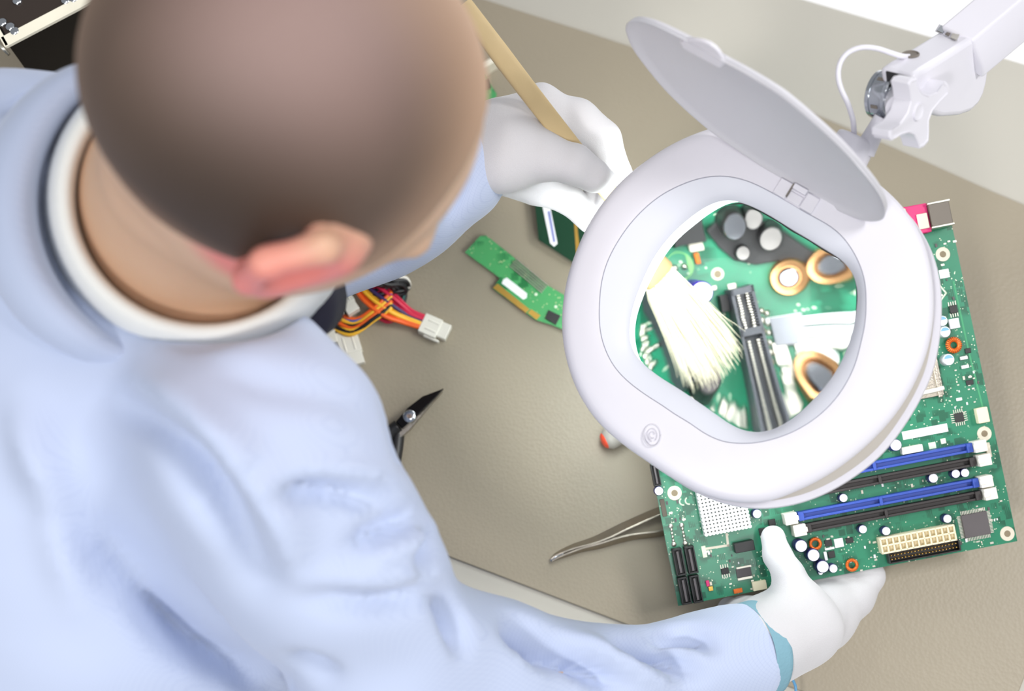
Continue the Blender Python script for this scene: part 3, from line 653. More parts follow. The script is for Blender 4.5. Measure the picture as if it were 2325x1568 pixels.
# what lies under the lens
def lslot(top, bot, wd, keyf, mt, ext=0.0):
    a, b = L(*top), L(*bot); d = unit(b - a); b = b + d * ext; n = np.array([-d[1], d[0]]); ln = np.linalg.norm(b - a); ax = (bu * d[0] + bv * d[1], bu * n[0] + bv * n[1], bw)
    def bx(m, s, t, ds, dt, w0, w1): c = a + d * s + n * t; return m.box(P3(c[0], c[1], (w0 + w1) / 2), ax, (ds / 2, dt / 2, (w1 - w0) / 2))
    m = M(); bx(m, ln / 2, 0, ln, wd, 0, .0055)
    for s in (-1, 1): bx(m, ln / 2, s * wd * .44, ln, wd * .12, .0055, .0105)
    for s, k in ((.0012, .0024), (ln - .001, .002), (keyf * ln, .0026)): bx(m, s, 0, k, wd, .0055, .0105)
    n_ = int(ln / .001)
    for i in range(n_ + 1):
        for s in (-1, 1):
            if abs(i * .001 - keyf * ln) > .0018: bx(m, i * .001, s * wd * .35, .00035, wd * .18, .0055, .0100)
    o = part('expansion_slot', m, mt, board)
    pm = M()
    for i in range(2, n_):
        for s in (-1, 1):
            if abs(i * .001 - keyf * ln) > .0018: bx(pm, i * .001 + .0005, s * wd * .19, .00040, wd * .11, .0055, .0092)
    part('contact', pm, m_tin, o)['kind'] = 'stuff'
    return o
m_slot = mat('dark_slot_plastic', srgb(62, 64, 70), .4)
lslot((1672, 652), (1738, 930), .0088, .26, m_slot, .028); lslot((1462, 640), (1568, 884), .0086, .45, m_slot)
def lcap(x, y, r, h, sl=None, tp=None): return cap(L(x, y, h), r, h, sl, tp)
lcap(1594, 664, .0044, .010, mat('violet_sleeve', srgb(58, 30, 150), .35), m_alu)
lcap(1668, 516, .0044, .010, m_dark, m_chrome); m_can = mat('dull_can_top', srgb(128, 124, 122), .35, .4)
lcap(1711, 497, .0032, .008, m_dark, m_can); lcap(1750, 543, .0040, .009, m_dark, m_can); lcap(1687, 575, .0026, .006, m_dark, m_can); lcap(1612, 860, .0040, .008, m_dark, m_chip)
m_pg = mat('gold_ring_metal', srgb(196, 150, 104), .22, .85)
for x, y, R in ((1790, 630, .0062), (1888, 600, .0060), (1868, 862, .0062)):
    u, v = L(x, y, .004)
    o = part('coil', M().rev(P3(u, v, 0), bw, [(0, R), (.0050, R), (.0058, R * .93), (.0056, R * .66), (.003, R * .62)], 32, False, True), m_pg, board, smooth_=True, angle=.6)
    part('coil_core', M().rev(P3(u, v, .003), bw, [(0, R * .55), (.0024, R * .52), (.0030, R * .42)], 28), m_chrome, o, smooth_=True, angle=.6)
u, v = L(1790, 748, .002); bpart('chip', u, v, .0098, .0088, .0018, mat('pale_chip_resin', srgb(150, 152, 160), .35), .0002)
for x, y, du, dv, h, mt in ((1778, 722, .0112, .0018, .001, m_paper), (1878, 722, .0140, .0026, .003, m_paper), (1884, 750, .0120, .0026, .003, m_paper), (1880, 776, .0140, .0020, .003, m_ivory), (1581, 557, .0046, .0036, .0016, m_ceramic), (1584, 587, .0016, .0036, .0014, m_copper), (1560, 525, .0110, .0080, .004, m_dark),
                            (1772, 792, .0044, .004, .001, m_tin), (1826, 788, .005, .0022, .001, m_tin), (1830, 808, .005, .0022, .001, m_tin), (1862, 806, .0064, .004, .002, m_paper), (1778, 812, .0044, .0036, .001, m_tin), (1788, 843, .003, .0022, .001, m_tin), (1806, 838, .003, .0022, .001, m_tin),
                            (1789, 863, .0030, .002, .001, m_tin), (1799, 896, .003, .002, .001, m_tin), (1806, 932, .0036, .0022, .001, m_tin), (1615, 655, .004, .0016, .001, m_tin), (1662, 650, .0030, .002, .001, m_tin), (1646, 688, .0030, .006, .004, m_dark)):
    u, v = L(x, y, h); bpart('surface_component', u, v, du, dv, h, mt, .0002)
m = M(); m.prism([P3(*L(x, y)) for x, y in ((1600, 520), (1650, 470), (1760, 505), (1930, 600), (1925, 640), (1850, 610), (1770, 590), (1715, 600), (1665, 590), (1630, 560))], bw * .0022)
part('lens_shade_plate', m, m_dark, board, bev=.0003)  # black plate added to stand in for the shade seen through the lens
m = M()
for k in range(9):
    for j in range(2): dotm(m, L(1728 + 2.2 * k + j * 13, 705 + 22 * k + j * 6), .0011)
for k in range(26): dotm(m, L(random.uniform(1449, 1492), random.uniform(730, 850)), .0006 + .0004 * random.random())
for k in range(18): dotm(m, L(random.uniform(1560, 1690), random.uniform(900, 975)), .0007 + .0005 * random.random())
for p in ((1531, 608), (1553, 605)): dotm(m, L(*p), .0011, .0012)
part('solder_joint', m, m_tin, board, smooth_=True)['kind'] = 'stuff'
u, v = L(1543, 604)
m = M(); m.rev(P3(u, v), bw, [(.0001, .0046), (.0002, .0045), (.0002, .0043), (.0001, .0042)], 32, False, False)
m.prism([P3(u + .0043 * math.cos(t), v + .0043 * math.sin(t), .0001) for t in np.linspace(-.9, .9, 12)], bw * .0001)
part('silkscreen_outline', m, mat('pale_green_silkscreen', srgb(120, 176, 110), .5), board)

# ------------------------------------------------------------------ the technician
m_coat = mat('pale_blue_coat_cloth', srgb(190, 201, 227), .85, var=.02, scale=20, sheen=.25)
nt = m_coat.node_tree; N = nt.nodes.new; K = nt.links.new
tc = [n for n in nt.nodes if n.type == 'TEX_COORD'][0]
bs = [n for n in nt.nodes if n.name == 'basecol'][0]; pr = nt.nodes['Principled BSDF']; last = bs.outputs[2]
for rot in ((0, .5, .6), (1.2, .5, .6)):                       # conductive thread grid of the cloth
    mp = N('ShaderNodeMapping'); mp.inputs['Rotation'].default_value = rot; K(tc.outputs['Object'], mp.inputs[0])
    wv = N('ShaderNodeTexWave'); wv.inputs['Scale'].default_value = 240; K(mp.outputs[0], wv.inputs[0])
    mr = N('ShaderNodeMapRange'); mr.inputs[1].default_value = .86; mr.inputs[2].default_value = 1.0; mr.inputs[4].default_value = .09; K(wv.outputs[0], mr.inputs[0])
    mx = N('ShaderNodeMix'); mx.data_type = 'RGBA'; K(mr.outputs[0], mx.inputs[0]); K(last, mx.inputs[6]); mx.inputs[7].default_value = srgb(96, 120, 180); last = mx.outputs[2]
K(last, pr.inputs['Base Color'])
m_cuff = mat('teal_cuff_knit', srgb(126, 168, 184), .8, bump=.4, bscale=500)
m_shirt = mat('white_shirt_cloth', srgb(240, 240, 236), .8, var=.01)
m_navyc = mat('dark_shirt_cloth', srgb(22, 20, 40), .8)
m_glove = mat('white_cotton_glove', srgb(208, 206, 209), .85, var=.02, scale=30, bump=.25, bscale=1400, sheen=.3)
m_hair = bpy.data.materials.new('cropped_brown_hair'); m_skin = bpy.data.materials.new('skin')

HC = W(648, 232, .645)                                         # centre of the skull
fF = unit(CV(.74, -.30, -.60)); uU = CV(.45, .36, .82); uU = unit(uU - fF * np.dot(uU, fF)); sS = np.cross(fF, uU)   # forward, crown, his right
def HD(f, u, s): return HC + fF * f + uU * u + sS * s
HAX = np.stack([fF, uU, sS])
def E(f, u, s, rf, ru, rs, k=.012): return ('e', HD(f, u, s), HAX, (rf, ru, rs), k)
S_ = .93
neck0 = HD(-.004, -.072, .004); neck1 = W(455, 455, .755)
shR, shL = W(580, 985, .750), W(45, 432, .80)
elR = W(880, 1490, .815); wrR = W(1715, 1478, .925)
elL = W(640, 492, .93); wrL = W(1110, 338, .935)
chest = W(300, 900, .84)
nhead = 4
prims = [E(-.008, .012, 0, .088, .086, .073), E(.018, -.020, 0, .077, .080, .066, .03), E(.030, -.060, 0, .058, .060, .054, .03), E(.055, -.095, 0, .030, .028, .032, .025),
         ('c', neck0, neck1, .045, .056, .010), ('c', neck1, W(430, 620, .83), .056, .075, .03),
             ('c', HD(.092, -.030, 0), HD(.106, -.058, 0), .006, .011, .010),                       # nose
         ('c', HD(.086, -.012, -.032), HD(.086, -.012, .032), .009, .009, .012),                 # brow
         ('e', HD(.086, -.028, .030), HAX, (.014, .010, .014), -.006), ('e', HD(.086, -.028, -.030), HAX, (.014, .010, .014), -.006),
         ('e', HD(.078, -.028, .030), HAX, (.011, .011, .011), .002), ('e', HD(.078, -.028, -.030), HAX, (.011, .011, .011), .002),
         ('c', HD(.082, -.083, -.018), HD(.082, -.083, .018), .0060, .0060, .006),               # lips
         ('c', HD(.080, -.092, -.014), HD(.080, -.092, .014), .0065, .0065, .004)]
EF = .024
for s in (1, -1):                                              # ears: rim, lobe, hollow
    UE = .010
    prims += [('c', HD(EF + .002, .008 + UE, s * .068), HD(EF - .016, .020 + UE, s * .083), .0085, .0070, .006), ('c', HD(EF - .016, .020 + UE, s * .083), HD(EF - .032, .002 + UE, s * .090), .0072, .0068, .005),
              ('c', HD(EF - .032, .002 + UE, s * .090), HD(EF - .022, -.028 + UE, s * .083), .0066, .0068, .005), ('c', HD(EF - .022, -.028 + UE, s * .083), HD(EF - .004, -.044 + UE, s * .072), .0066, .0076, .005), ('c', HD(EF, .004 + UE, s * .070), HD(EF - .006, -.030 + UE, s * .070), .014, .013, .008),
              ('e', HD(EF - .010, -.006 + UE, s * .083), HAX, (.010, .015, .006), -.004)]
prims += [('c', W(430, 660, .85), W(260, 1150, .90), .06, .11, .05), ('c', W(430, 660, .84), shR + CV(0, 0, -.02), .055, .045, .03), ('c', W(430, 640, .84), shL + CV(0, 0, -.02), .055, .045, .03),
          ('c', shR, W(760, 1272, .775), .044, .038, .02), ('c', W(760, 1272, .775), elR, .038, .034, .02), ('c', elR + CV(0, 0, -.006), W(1120, 1535, .850), .026, .018, .01), ('c', W(1120, 1535, .850), W(1400, 1550, .890), .018, .013, .01), ('c', W(1400, 1550, .890), wrR, .013, .018, .006), ('c', shL, W(330, 400, .875), .044, .040, .02), ('c', W(330, 400, .875), elL, .040, .036, .02), ('c', elL, W(850, 448, .945), .034, .030, .015), ('c', W(850, 448, .945), wrL, .028, .022, .015)]
hB = .0034
na = None
cc = W(465, 448, .728); ca = unit(CV(-.22, -.03, -.97))
FE = F0 + fout * .078
def overbench(P, F):                                           # nothing sinks into the bench top
    return np.where(((P - FE.astype(np.float32)) @ fout.astype(np.float32)) < 0, np.maximum(F, .007 - P[..., 2]), F)
def bodypost(P, F):
    q = P - cc.astype(np.float32); t = q @ ca.astype(np.float32); r = np.linalg.norm(q - t[..., None] * ca.astype(np.float32), axis=-1)
    G = np.where((t > -.05) & (t < .05), np.maximum(F, r - .0640), F)
    return overbench(P, np.minimum(G, sdf(prims[:nhead], P)))
Fg, lo = sdf_grid(prims, hB, .012, bodypost); V, Fc = nets(Fg, lo, hB); V = relax(V, Fc, 2)
person = thing('person', 'person in pale blue lab coat and white gloves leaning over the bench, seen from behind', 'person', tuple(chest * [1, 1, 0]))
body = part('body', (V, Fc), m_skin, person, smooth_=True)
hp_off = wloc(person)

def facemat(m, kind):
    m.use_nodes = True; nt = m.node_tree; b = nt.nodes['Principled BSDF']; N = nt.nodes.new; K = nt.links.new
    tc = N('ShaderNodeTexCoord')
    def ball(p, r0, r1):
        d = N('ShaderNodeVectorMath'); d.operation = 'DISTANCE'; K(tc.outputs['Object'], d.inputs[0]); d.inputs[1].default_value = tuple(p - hp_off)
        r = N('ShaderNodeMapRange'); r.interpolation_type = 'SMOOTHSTEP'; r.inputs[1].default_value = r0; r.inputs[2].default_value = r1; r.inputs[3].default_value = 1; r.inputs[4].default_value = 0; K(d.outputs['Value'], r.inputs[0]); return r.outputs[0]
    no = N('ShaderNodeTexNoise'); no.inputs['Scale'].default_value = 26; K(tc.outputs['Object'], no.inputs['Vector'])
    def mix(f, A, Bc):
        x = N('ShaderNodeMix'); x.data_type = 'RGBA'
        if isinstance(f, float): x.inputs[0].default_value = f
        else: K(f, x.inputs[0])
        for s, k in ((A, 6), (Bc, 7)):
            if isinstance(s, tuple): x.inputs[k].default_value = s
            else: K(s, x.inputs[k])
        return x.outputs[2]
    if kind == 'skin':
        c = mix(no.outputs[0], srgb(206, 168, 140), srgb(218, 180, 150))
        for s in (1, -1): c = mix(ball(HD(EF - .010, -.010, s * .083), .030, .052), c, srgb(226, 132, 124))
        c = mix(ball(HD(.082, -.087, 0), .012, .022), c, srgb(190, 110, 100))
        b.inputs['Subsurface Weight'].default_value = .15; b.inputs['Subsurface Radius'].default_value = (.008, .003, .0015); b.inputs['Subsurface Scale'].default_value = 1
        b.inputs['Roughness'].default_value = .5
    else:
        n2 = N('ShaderNodeTexNoise'); n2.inputs['Scale'].default_value = 900; K(tc.outputs['Object'], n2.inputs['Vector'])
        c = mix(no.outputs[0], srgb(88, 70, 60), srgb(100, 82, 70))
        c = mix(ball(W(670, 70, .575), .012, .080), c, srgb(152, 126, 120))          # thinning crown, with the highlight on top painted in
        c = mix(ball(W(530, 440, .610), .012, .085), c, srgb(58, 42, 30))            # densest hair at the back
        c = mix(ball(W(225, 280, .650), .012, .050), c, srgb(184, 152, 118))         # shaved fade on the far side
        c = mix(ball(W(320, 540, .700), .070, .108), c, srgb(160, 124, 98))          # clipped nape
        d0 = N('ShaderNodeVectorMath'); d0.operation = 'DISTANCE'; K(tc.outputs['Object'], d0.inputs[0]); d0.inputs[1].default_value = tuple(W(590, 225, .600) - hp_off)
        r0 = N('ShaderNodeMapRange'); r0.interpolation_type = 'SMOOTHSTEP'; r0.inputs[1].default_value = .066; r0.inputs[2].default_value = .108; K(d0.outputs['Value'], r0.inputs[0])
        c = mix(r0.outputs[0], c, srgb(204, 166, 136))                                  # close-cut fade at the edges
        b.inputs['Roughness'].default_value = .62
        bp = N('ShaderNodeBump'); bp.inputs['Strength'].default_value = .5; bp.inputs['Distance'].default_value = .001; K(n2.outputs[0], bp.inputs['Height']); K(bp.outputs[0], b.inputs['Normal'])
    K(c, b.inputs['Base Color'])
facemat(m_skin, 'skin'); facemat(m_hair, 'hair')
# cropped hair: a close shell over the skull, cut along the hairline
def hairpost(P, F):
    L_ = (P - HC.astype(np.float32)) @ HAX.T.astype(np.float32); f, u, s = L_[..., 0], L_[..., 1], L_[..., 2]
    line = 0       # nape to temple
    line = np.maximum(-(u + .040 - .35 * np.clip(f + .04, 0, .2)), f - .070 + .15 * np.abs(s))
    k = .010; a, b = F, line; hh = np.clip(.5 - .5 * (b - a) / k, 0, 1); return b * (1 - hh) + a * hh + k * hh * (1 - hh)
hp_ = [E(-.008, .012, 0, .0902, .0882, .0752), E(.018, -.020, 0, .0787, .0817, .0678, .03)]
Fg, lo = sdf_grid(hp_, .003, .012, hairpost); V, Fc = nets(Fg, lo, .003); V = relax(V, Fc, 3)
part('hair', (V, Fc), m_hair, body, smooth_=True)

# white shirt collar and the dark shirt under the coat
def band(c, ax, prof, n=72, a0=0.0, a1=2 * math.pi, xdir=None, wob=0.0, ell=1.0):
    e1 = unit(np.cross(ax, CV(0, 1, 0) if xdir is None else xdir)); e2 = np.cross(ax, e1); R = []
    closed = abs(a1 - a0 - 2 * math.pi) < 1e-6
    A = np.linspace(a0, a1, n, endpoint=not closed)
    for h, r in prof: R.append([c + ax * (h + wob * math.sin(3 * a)) + r * (math.cos(a) * e1 + ell * math.sin(a) * e2) for a in A])
    return R, closed
R, cl = band(cc, ca, [(.030, .064), (.004, .0645), (-.004, .066), (-.006, .069), (-.003, .0725), (.010, .077), (.030, .082), (.034, .080)])
part('shirt_collar', M().loft(R, False, False, cl), m_shirt, person, smooth_=True)

# lab coat: back, shoulders and sleeves as one cloth
cp_ = [('c', W(380, 700, .838), W(240, 1180, .885), .080, .135, .05), ('c', W(240, 1180, .885), W(80, 1900, .98), .135, .16, .06),
       ('c', W(400, 690, .838), shR, .058, .0600, .04), ('c', W(370, 560, .84), shL, .06, .062, .05), ('c', W(200, 700, .83), W(-150, 1100, .93), .09, .15, .06),
       ('c', shR, W(760, 1272, .775), .0640, .0580, .02), ('c', W(760, 1272, .775), elR, .0580, .056, .015), ('c', elR, W(1120, 1525, .845), .056, .040, .012), ('c', W(1120, 1525, .845), W(1400, 1534, .880), .037, .030, .012), ('c', W(1400, 1534, .88), W(1695, 1484, .925), .030, .033, .012),
       ('c', shL, W(330, 400, .875), .062, .060, .03), ('c', W(330, 400, .875), elL, .060, .064, .03), ('c', elL, W(850, 448, .945), .061, .050, .02), ('c', W(850, 448, .945), W(1035, 372, .94), .052, .040, .02), ('c', W(1035, 372, .94), W(1078, 345, .937), .033, .031, .006)]
cuR = unit(W(1740, 1467, .93) - W(1500, 1520, .89))
def coatpost(P, F):
    P_ = P - cc.astype(np.float32); ax = ca.astype(np.float32); t = P_ @ ax; r = np.linalg.norm(P_ - t[..., None] * ax, axis=-1)
    hole = np.maximum(r - .0765, t - .032)                       # neck opening
    F = np.maximum(F, -hole)
    e = (P - W(1722, 1473, .928).astype(np.float32)) @ cuR.astype(np.float32)
    near = np.linalg.norm(P - W(1722, 1473, .928).astype(np.float32), axis=-1)
    F = np.where(near < .12, np.maximum(F, e), F)                # sleeve ends square at the cuff
    F = overbench(P, F)
    return F
hC = .0048
Fg, lo = sdf_grid(cp_, hC, .015, coatpost); V, Fc = nets(Fg, lo, hC); V = relax(V, Fc, 3)
Nn = normals(V, Fc); ix, iy, idp = toimg(V); facing = np.clip(np.einsum('ij,ij->i', Nn, (CAM - V) / np.linalg.norm(CAM - V, axis=1)[:, None]), 0, 1)
def crease(pts, amp, wd, zmax=.93):
    """a fold that runs along pts (points on the cloth, named by where they lie), pushed along the cloth normal"""
    P = np.array([[p[0], p[1]] for p in smooth([np.array([x, y, 0.0]) for x, y in pts], 6)])
    best = np.full(len(V), 1e9); tt = np.zeros(len(V))
    for k in range(len(P) - 1):
        a, b = P[k], P[k + 1]; ab = b - a; q = np.stack([ix, iy], 1) - a; t = np.clip(q @ ab / (ab @ ab), 0, 1)
        d = np.linalg.norm(q - t[:, None] * ab, axis=1); m = d < best; best[m] = d[m]; tt[m] = (k + t[m]) / (len(P) - 1)
    wgt = np.exp(-(best / wd) ** 2) * np.sin(np.pi * np.clip(tt * .92 + .04, 0, 1)) ** .6 * (facing > .02)
    return (amp * wgt)[:, None] * Nn
D = np.zeros_like(V)
for pts, a, wd in [([(620, 1105), (740, 1110), (880, 1140)], -.009, 20), ([(640, 1070), (780, 1075), (900, 1095)], .004, 26), ([(800, 1235), (900, 1195), (960, 1165)], -.010, 20), ([(840, 1270), (930, 1225), (985, 1190)], .005, 20),
                   ([(960, 1290), (985, 1240), (975, 1190)], -.008, 16), ([(560, 1055), (600, 1062)], -.006, 16), ([(1010, 1360), (1035, 1420), (1050, 1470)], -.009, 18), ([(720, 1350), (880, 1370), (1000, 1340)], -.006, 26), ([(700, 1310), (860, 1325), (990, 1300)], .004, 26),
                   ([(240, 900), (400, 1000), (520, 1150), (600, 1300)], -.010, 42), ([(330, 880), (480, 980), (600, 1120), (680, 1280)], .008, 44), ([(120, 1150), (300, 1300), (480, 1500)], -.009, 55), ([(60, 900), (120, 1100), (180, 1350)], .008, 50),
                   ([(330, 1380), (470, 1480), (620, 1568)], -.011, 34), ([(650, 1500), (760, 1550)], -.006, 22), ([(400, 760), (560, 860), (760, 900), (880, 960)], -.003, 40), ([(880, 880), (905, 960), (915, 1050)], -.004, 18),
                   ([(1150, 1425), (1200, 1450), (1260, 1500)], -.016, 20), ([(1230, 1450), (1330, 1510), (1400, 1560)], -.013, 20), ([(1400, 1450), (1500, 1480), (1580, 1530)], -.013, 20), ([(1480, 1430), (1570, 1440), (1620, 1470)], -.009, 14), ([(1300, 1450), (1420, 1500), (1520, 1560)], .005, 20),
                   ([(20, 290), (100, 240), (190, 260)], .006, 24), ([(10, 250), (90, 210), (180, 215)], -.005, 20), ([(60, 330), (110, 300), (185, 290)], -.006, 18), ([(30, 420), (60, 560), (110, 700)], .008, 36), ([(100, 430), (120, 560), (170, 660)], -.005, 24),
                   ([(860, 560), (940, 500), (1000, 430)], .006, 22), ([(1010, 480), (1035, 430), (1050, 395)], -.008, 14), ([(720, 640), (800, 600), (880, 590)], -.004, 18)]:
    D += crease(pts, a * 2.3, wd * 1.05)
ns = np.zeros(len(V)); rs = np.random.RandomState(3)
for k in range(14):                                            # soft random undulation of the cloth
    kv = rs.normal(size=3) * (26 if k < 8 else 60); ns += (.0010 if k < 8 else .0004) * np.sin(V @ kv + rs.rand() * 6.28)
V = V + D + ns[:, None] * Nn; V = relax(V, Fc, 2)
coat = part('lab_coat', (V, Fc), m_coat, person, smooth_=True)
# coat collar folded up round the left of the neck, and cuffs
cca = W(462, 452, .722)
e1_ = unit(np.cross(ca, CV(0, 1, 0))); e2_ = np.cross(ca, e1_); cprof = [(.045, .082), (.010, .083), (.002, .086), (-.001, .091), (.002, .100), (.014, .109), (.032, .114), (.050, .112)]
R = []
for hh_, rr_ in cprof:
    R.append([cca + ca * (hh_ + .030 * (1 - math.sin(math.pi * (q_ * .9 + .05)) ** .5)) + (.082 + (rr_ - .082) * (.25 + .75 * math.sin(math.pi * (q_ * .9 + .05)) ** .6)) * (math.cos(2.0 + 2.05 * q_) * e1_ + math.sin(2.0 + 2.05 * q_) * e2_) for q_ in np.linspace(0, 1, 60)])
cl = False
part('coat_collar', M().loft(R, False, False, cl), m_coat, coat, smooth_=True)
cR = W(1722, 1473, .928)
R, cl = band(cR, cuR, [(-.010, .0312), (.0, .0318), (.003, .0312), (.004, .029), (.002, .026), (-.01, .025)], 48, ell=1.0)
part('cuff', M().loft(R, False, False, cl), m_cuff, coat, smooth_=True)
cuL = unit(W(1110, 338, .935) - W(1000, 388, .942))
R, cl = band(W(1078, 346, .937), cuL, [(-.012, .0325), (.0, .0325), (.003, .031), (.001, .028)], 48)
part('cuff', M().loft(R, False, False, cl), m_coat, coat, smooth_=True)
part('dark_undershirt', M().rev(W(655, 700, .775), unit(CV(-.1, -.25, .9)), [(-.030, .026), (0, .024), (.006, .018), (.008, .006)], 24), m_navyc, person, smooth_=True)

# ------------------------------------------------------------------ gloves
def c_(a, b, ra, rb, k=.004): return ('c', W(*a), W(*b), ra, rb, k)
gl = [c_((1062, 350, .936), (1140, 335, .935), .027, .028, .01), c_((1140, 335, .935), (1195, 325, .938), .029, .025, .012), c_((1150, 290, .945), (1228, 248, .952), .020, .0155, .014),
      c_((1228, 246, .952), (1305, 268, .956), .0150, .0140, .006), c_((1305, 268, .956), (1366, 320, .957), .0138, .0125, .004), c_((1366, 320, .957), (1398, 398, .957), .0124, .0112, .003), c_((1398, 398, .957), (1385, 462, .955), .0110, .0090, .003),   # index finger
      c_((1170, 300, .958), (1262, 290, .970), .018, .0135, .010), c_((1262, 290, .970), (1340, 350, .972), .013, .0115, .003), c_((1340, 350, .972), (1362, 430, .970), .0112, .0095, .003), c_((1362, 430, .970), (1350, 478, .965), .0093, .0080, .003),  # middle
      c_((1165, 345, .927), (1232, 352, .922), .0235, .0165, .010), c_((1232, 352, .922), (1300, 372, .921), .0150, .0125, .006), c_((1300, 372, .921), (1352, 398, .925), .0128, .0100, .004), c_((1352, 398, .925), (1378, 408, .929), .0100, .0080, .003),   # thumb
      c_((1160, 385, .950), (1222, 418, .957), .0190, .0120, .008), c_((1222, 418, .957), (1290, 452, .962), .0115, .0105, .003), c_((1290, 452, .962), (1338, 500, .962), .0104, .0082, .003),     # ring
      c_((1150, 395, .965), (1215, 430, .975), .0160, .0105, .008), c_((1215, 430, .975), (1265, 440, .985), .010, .009, .003), c_((1265, 440, .985), (1300, 425, .99), .009, .0075, .003)]          # little
Fg, lo = sdf_grid(gl, .0015, .01); V, Fc = nets(Fg, lo, .0015); V = relax(V, Fc, 2)
def wrinkle(V, Fc, k, a, seed):
    N_ = normals(V, Fc); r = np.random.RandomState(seed); n = np.zeros(len(V))
    for i in range(10): n += a * np.sin(V @ (r.normal(size=3) * k) + r.rand() * 6.28) * (.5 + .5 * np.sin(V @ (r.normal(size=3) * k * .3)))
    return V + n[:, None] * N_
V = wrinkle(V, Fc, 90, .00055, 2)
part('glove', (V, Fc), m_glove, person, smooth_=True)
gr = [c_((1690, 1480, .922), (1752, 1452, .930), .0265, .0255, .01), c_((1752, 1452, .930), (1810, 1420, .940), .0270, .0270, .012), c_((1790, 1440, .953), (1868, 1400, .965), .0250, .0190, .012),
      c_((1740, 1430, .952), (1690, 1402, .978), .022, .015, .014), c_((1690, 1402, .978), (1660, 1384, .993), .015, .010, .006),
      c_((1862, 1405, .965), (1932, 1352, .982), .0205, .0150, .010), c_((1932, 1352, .982), (1968, 1306, .989), .0145, .0115, .006), c_((1968, 1306, .989), (1900, 1200, .992), .0112, .0082, .004),            # index under the board
      c_((1850, 1400, .968), (1895, 1330, .984), .0165, .0120, .008), c_((1895, 1330, .984), (1905, 1270, .992), .0115, .0100, .003), c_((1905, 1270, .992), (1850, 1190, .996), .0098, .0080, .003),             # middle
      c_((1810, 1410, .972), (1840, 1335, .988), .0165, .0115, .008), c_((1840, 1335, .988), (1840, 1265, .993), .011, .0095, .003), c_((1840, 1265, .993), (1790, 1200, .996), .0095, .0080, .003),              # ring
      c_((1765, 1420, .970), (1775, 1350, .988), .0150, .0100, .008), c_((1775, 1350, .988), (1760, 1290, .993), .0095, .0085, .003), c_((1760, 1290, .993), (1720, 1240, .994), .0085, .0072, .003),             # little
      c_((1812, 1420, .940), (1806, 1362, .938), .0220, .0150, .012), c_((1806, 1362, .938), (1790, 1305, .940), .0142, .0112, .006), c_((1790, 1305, .940), (1765, 1262, .950), .0112, .0098, .004), c_((1765, 1262, .950), (1757, 1222, .958), .0098, .0072, .003)]  # thumb on the board
Fg, lo = sdf_grid(gr, .0015, .01); V, Fc = nets(Fg, lo, .0015); V = relax(V, Fc, 2); V = wrinkle(V, Fc, 90, .00055, 5)
part('glove', (V, Fc), m_glove, person, smooth_=True)

# ------------------------------------------------------------------ brush held in the upper hand
bh = [W(1052, 8, .885), W(1160, 155, .900), W(1290, 322, .922), W(1385, 440, .944), W(1520, 610, .957)]
bd = unit(bh[-1] - bh[-2]); bside = unit(np.cross(bd, CV(0, 0, 1))); bup = np.cross(bside, bd)
brush = thing('cleaning_brush', 'flat wooden-handled brush with pale bristles, held in the upper gloved hand', 'brush', bh[-1])
rings = []
Ps = smooth(bh, 8)
for i, p in enumerate(Ps):
    s = i / (len(Ps) - 1); wd_ = np.interp(s, [0, .2, .6, .8, 1], [.0055, .0066, .0062, .0058, .0062]); th_ = .0026
    rings.append([p + bside * (wd_ * math.copysign(abs(math.cos(a)) ** .6, math.cos(a))) + bup * (th_ * math.copysign(abs(math.sin(a)) ** .6, math.sin(a))) for a in np.linspace(0, 2 * math.pi, 20, endpoint=False)])
part('handle', M().loft(rings, True, True), m_wood, brush, smooth_=True, angle=1.0)
tipuv = L(1640, 846, .012); tip = P3(tipuv[0], tipuv[1], .0122); fe0 = bh[-1]; fuv = L(1492, 626, .019); fe1 = P3(fuv[0], fuv[1], .0200)
fd = unit(fe1 - fe0); fs = unit(np.cross(fd, bw))
def flatring(p, w_, t_h, d): 
    s_ = unit(np.cross(d, bw)); u_ = np.cross(s_, d)
    return [p + s_ * (w_ * math.copysign(abs(math.cos(a)) ** .5, math.cos(a))) + u_ * (t_h * math.copysign(abs(math.sin(a)) ** .5, math.sin(a))) for a in np.linspace(0, 2 * math.pi, 28, endpoint=False)]
part('ferrule', M().loft([flatring(fe0 - bd * .010, .0066, .0034, bd), flatring(fe0, .0070, .0036, fd), flatring(fe1 - fd * .001, .0072, .0032, fd), flatring(fe1, .0068, .0029, fd)], True, True), mat('copper_ferrule', srgb(232, 190, 140), .3, .6), brush, smooth_=True, angle=.8)
m_bristle = mat('pale_bristle', srgb(238, 226, 198), .45, var=.22, scale=900)
rs = np.random.RandomState(7); m = M(); ax_ = unit(tip - fe1); ln = np.linalg.norm(tip - fe1); s_ = unit(np.cross(ax_, bw)); u_ = np.cross(s_, ax_)
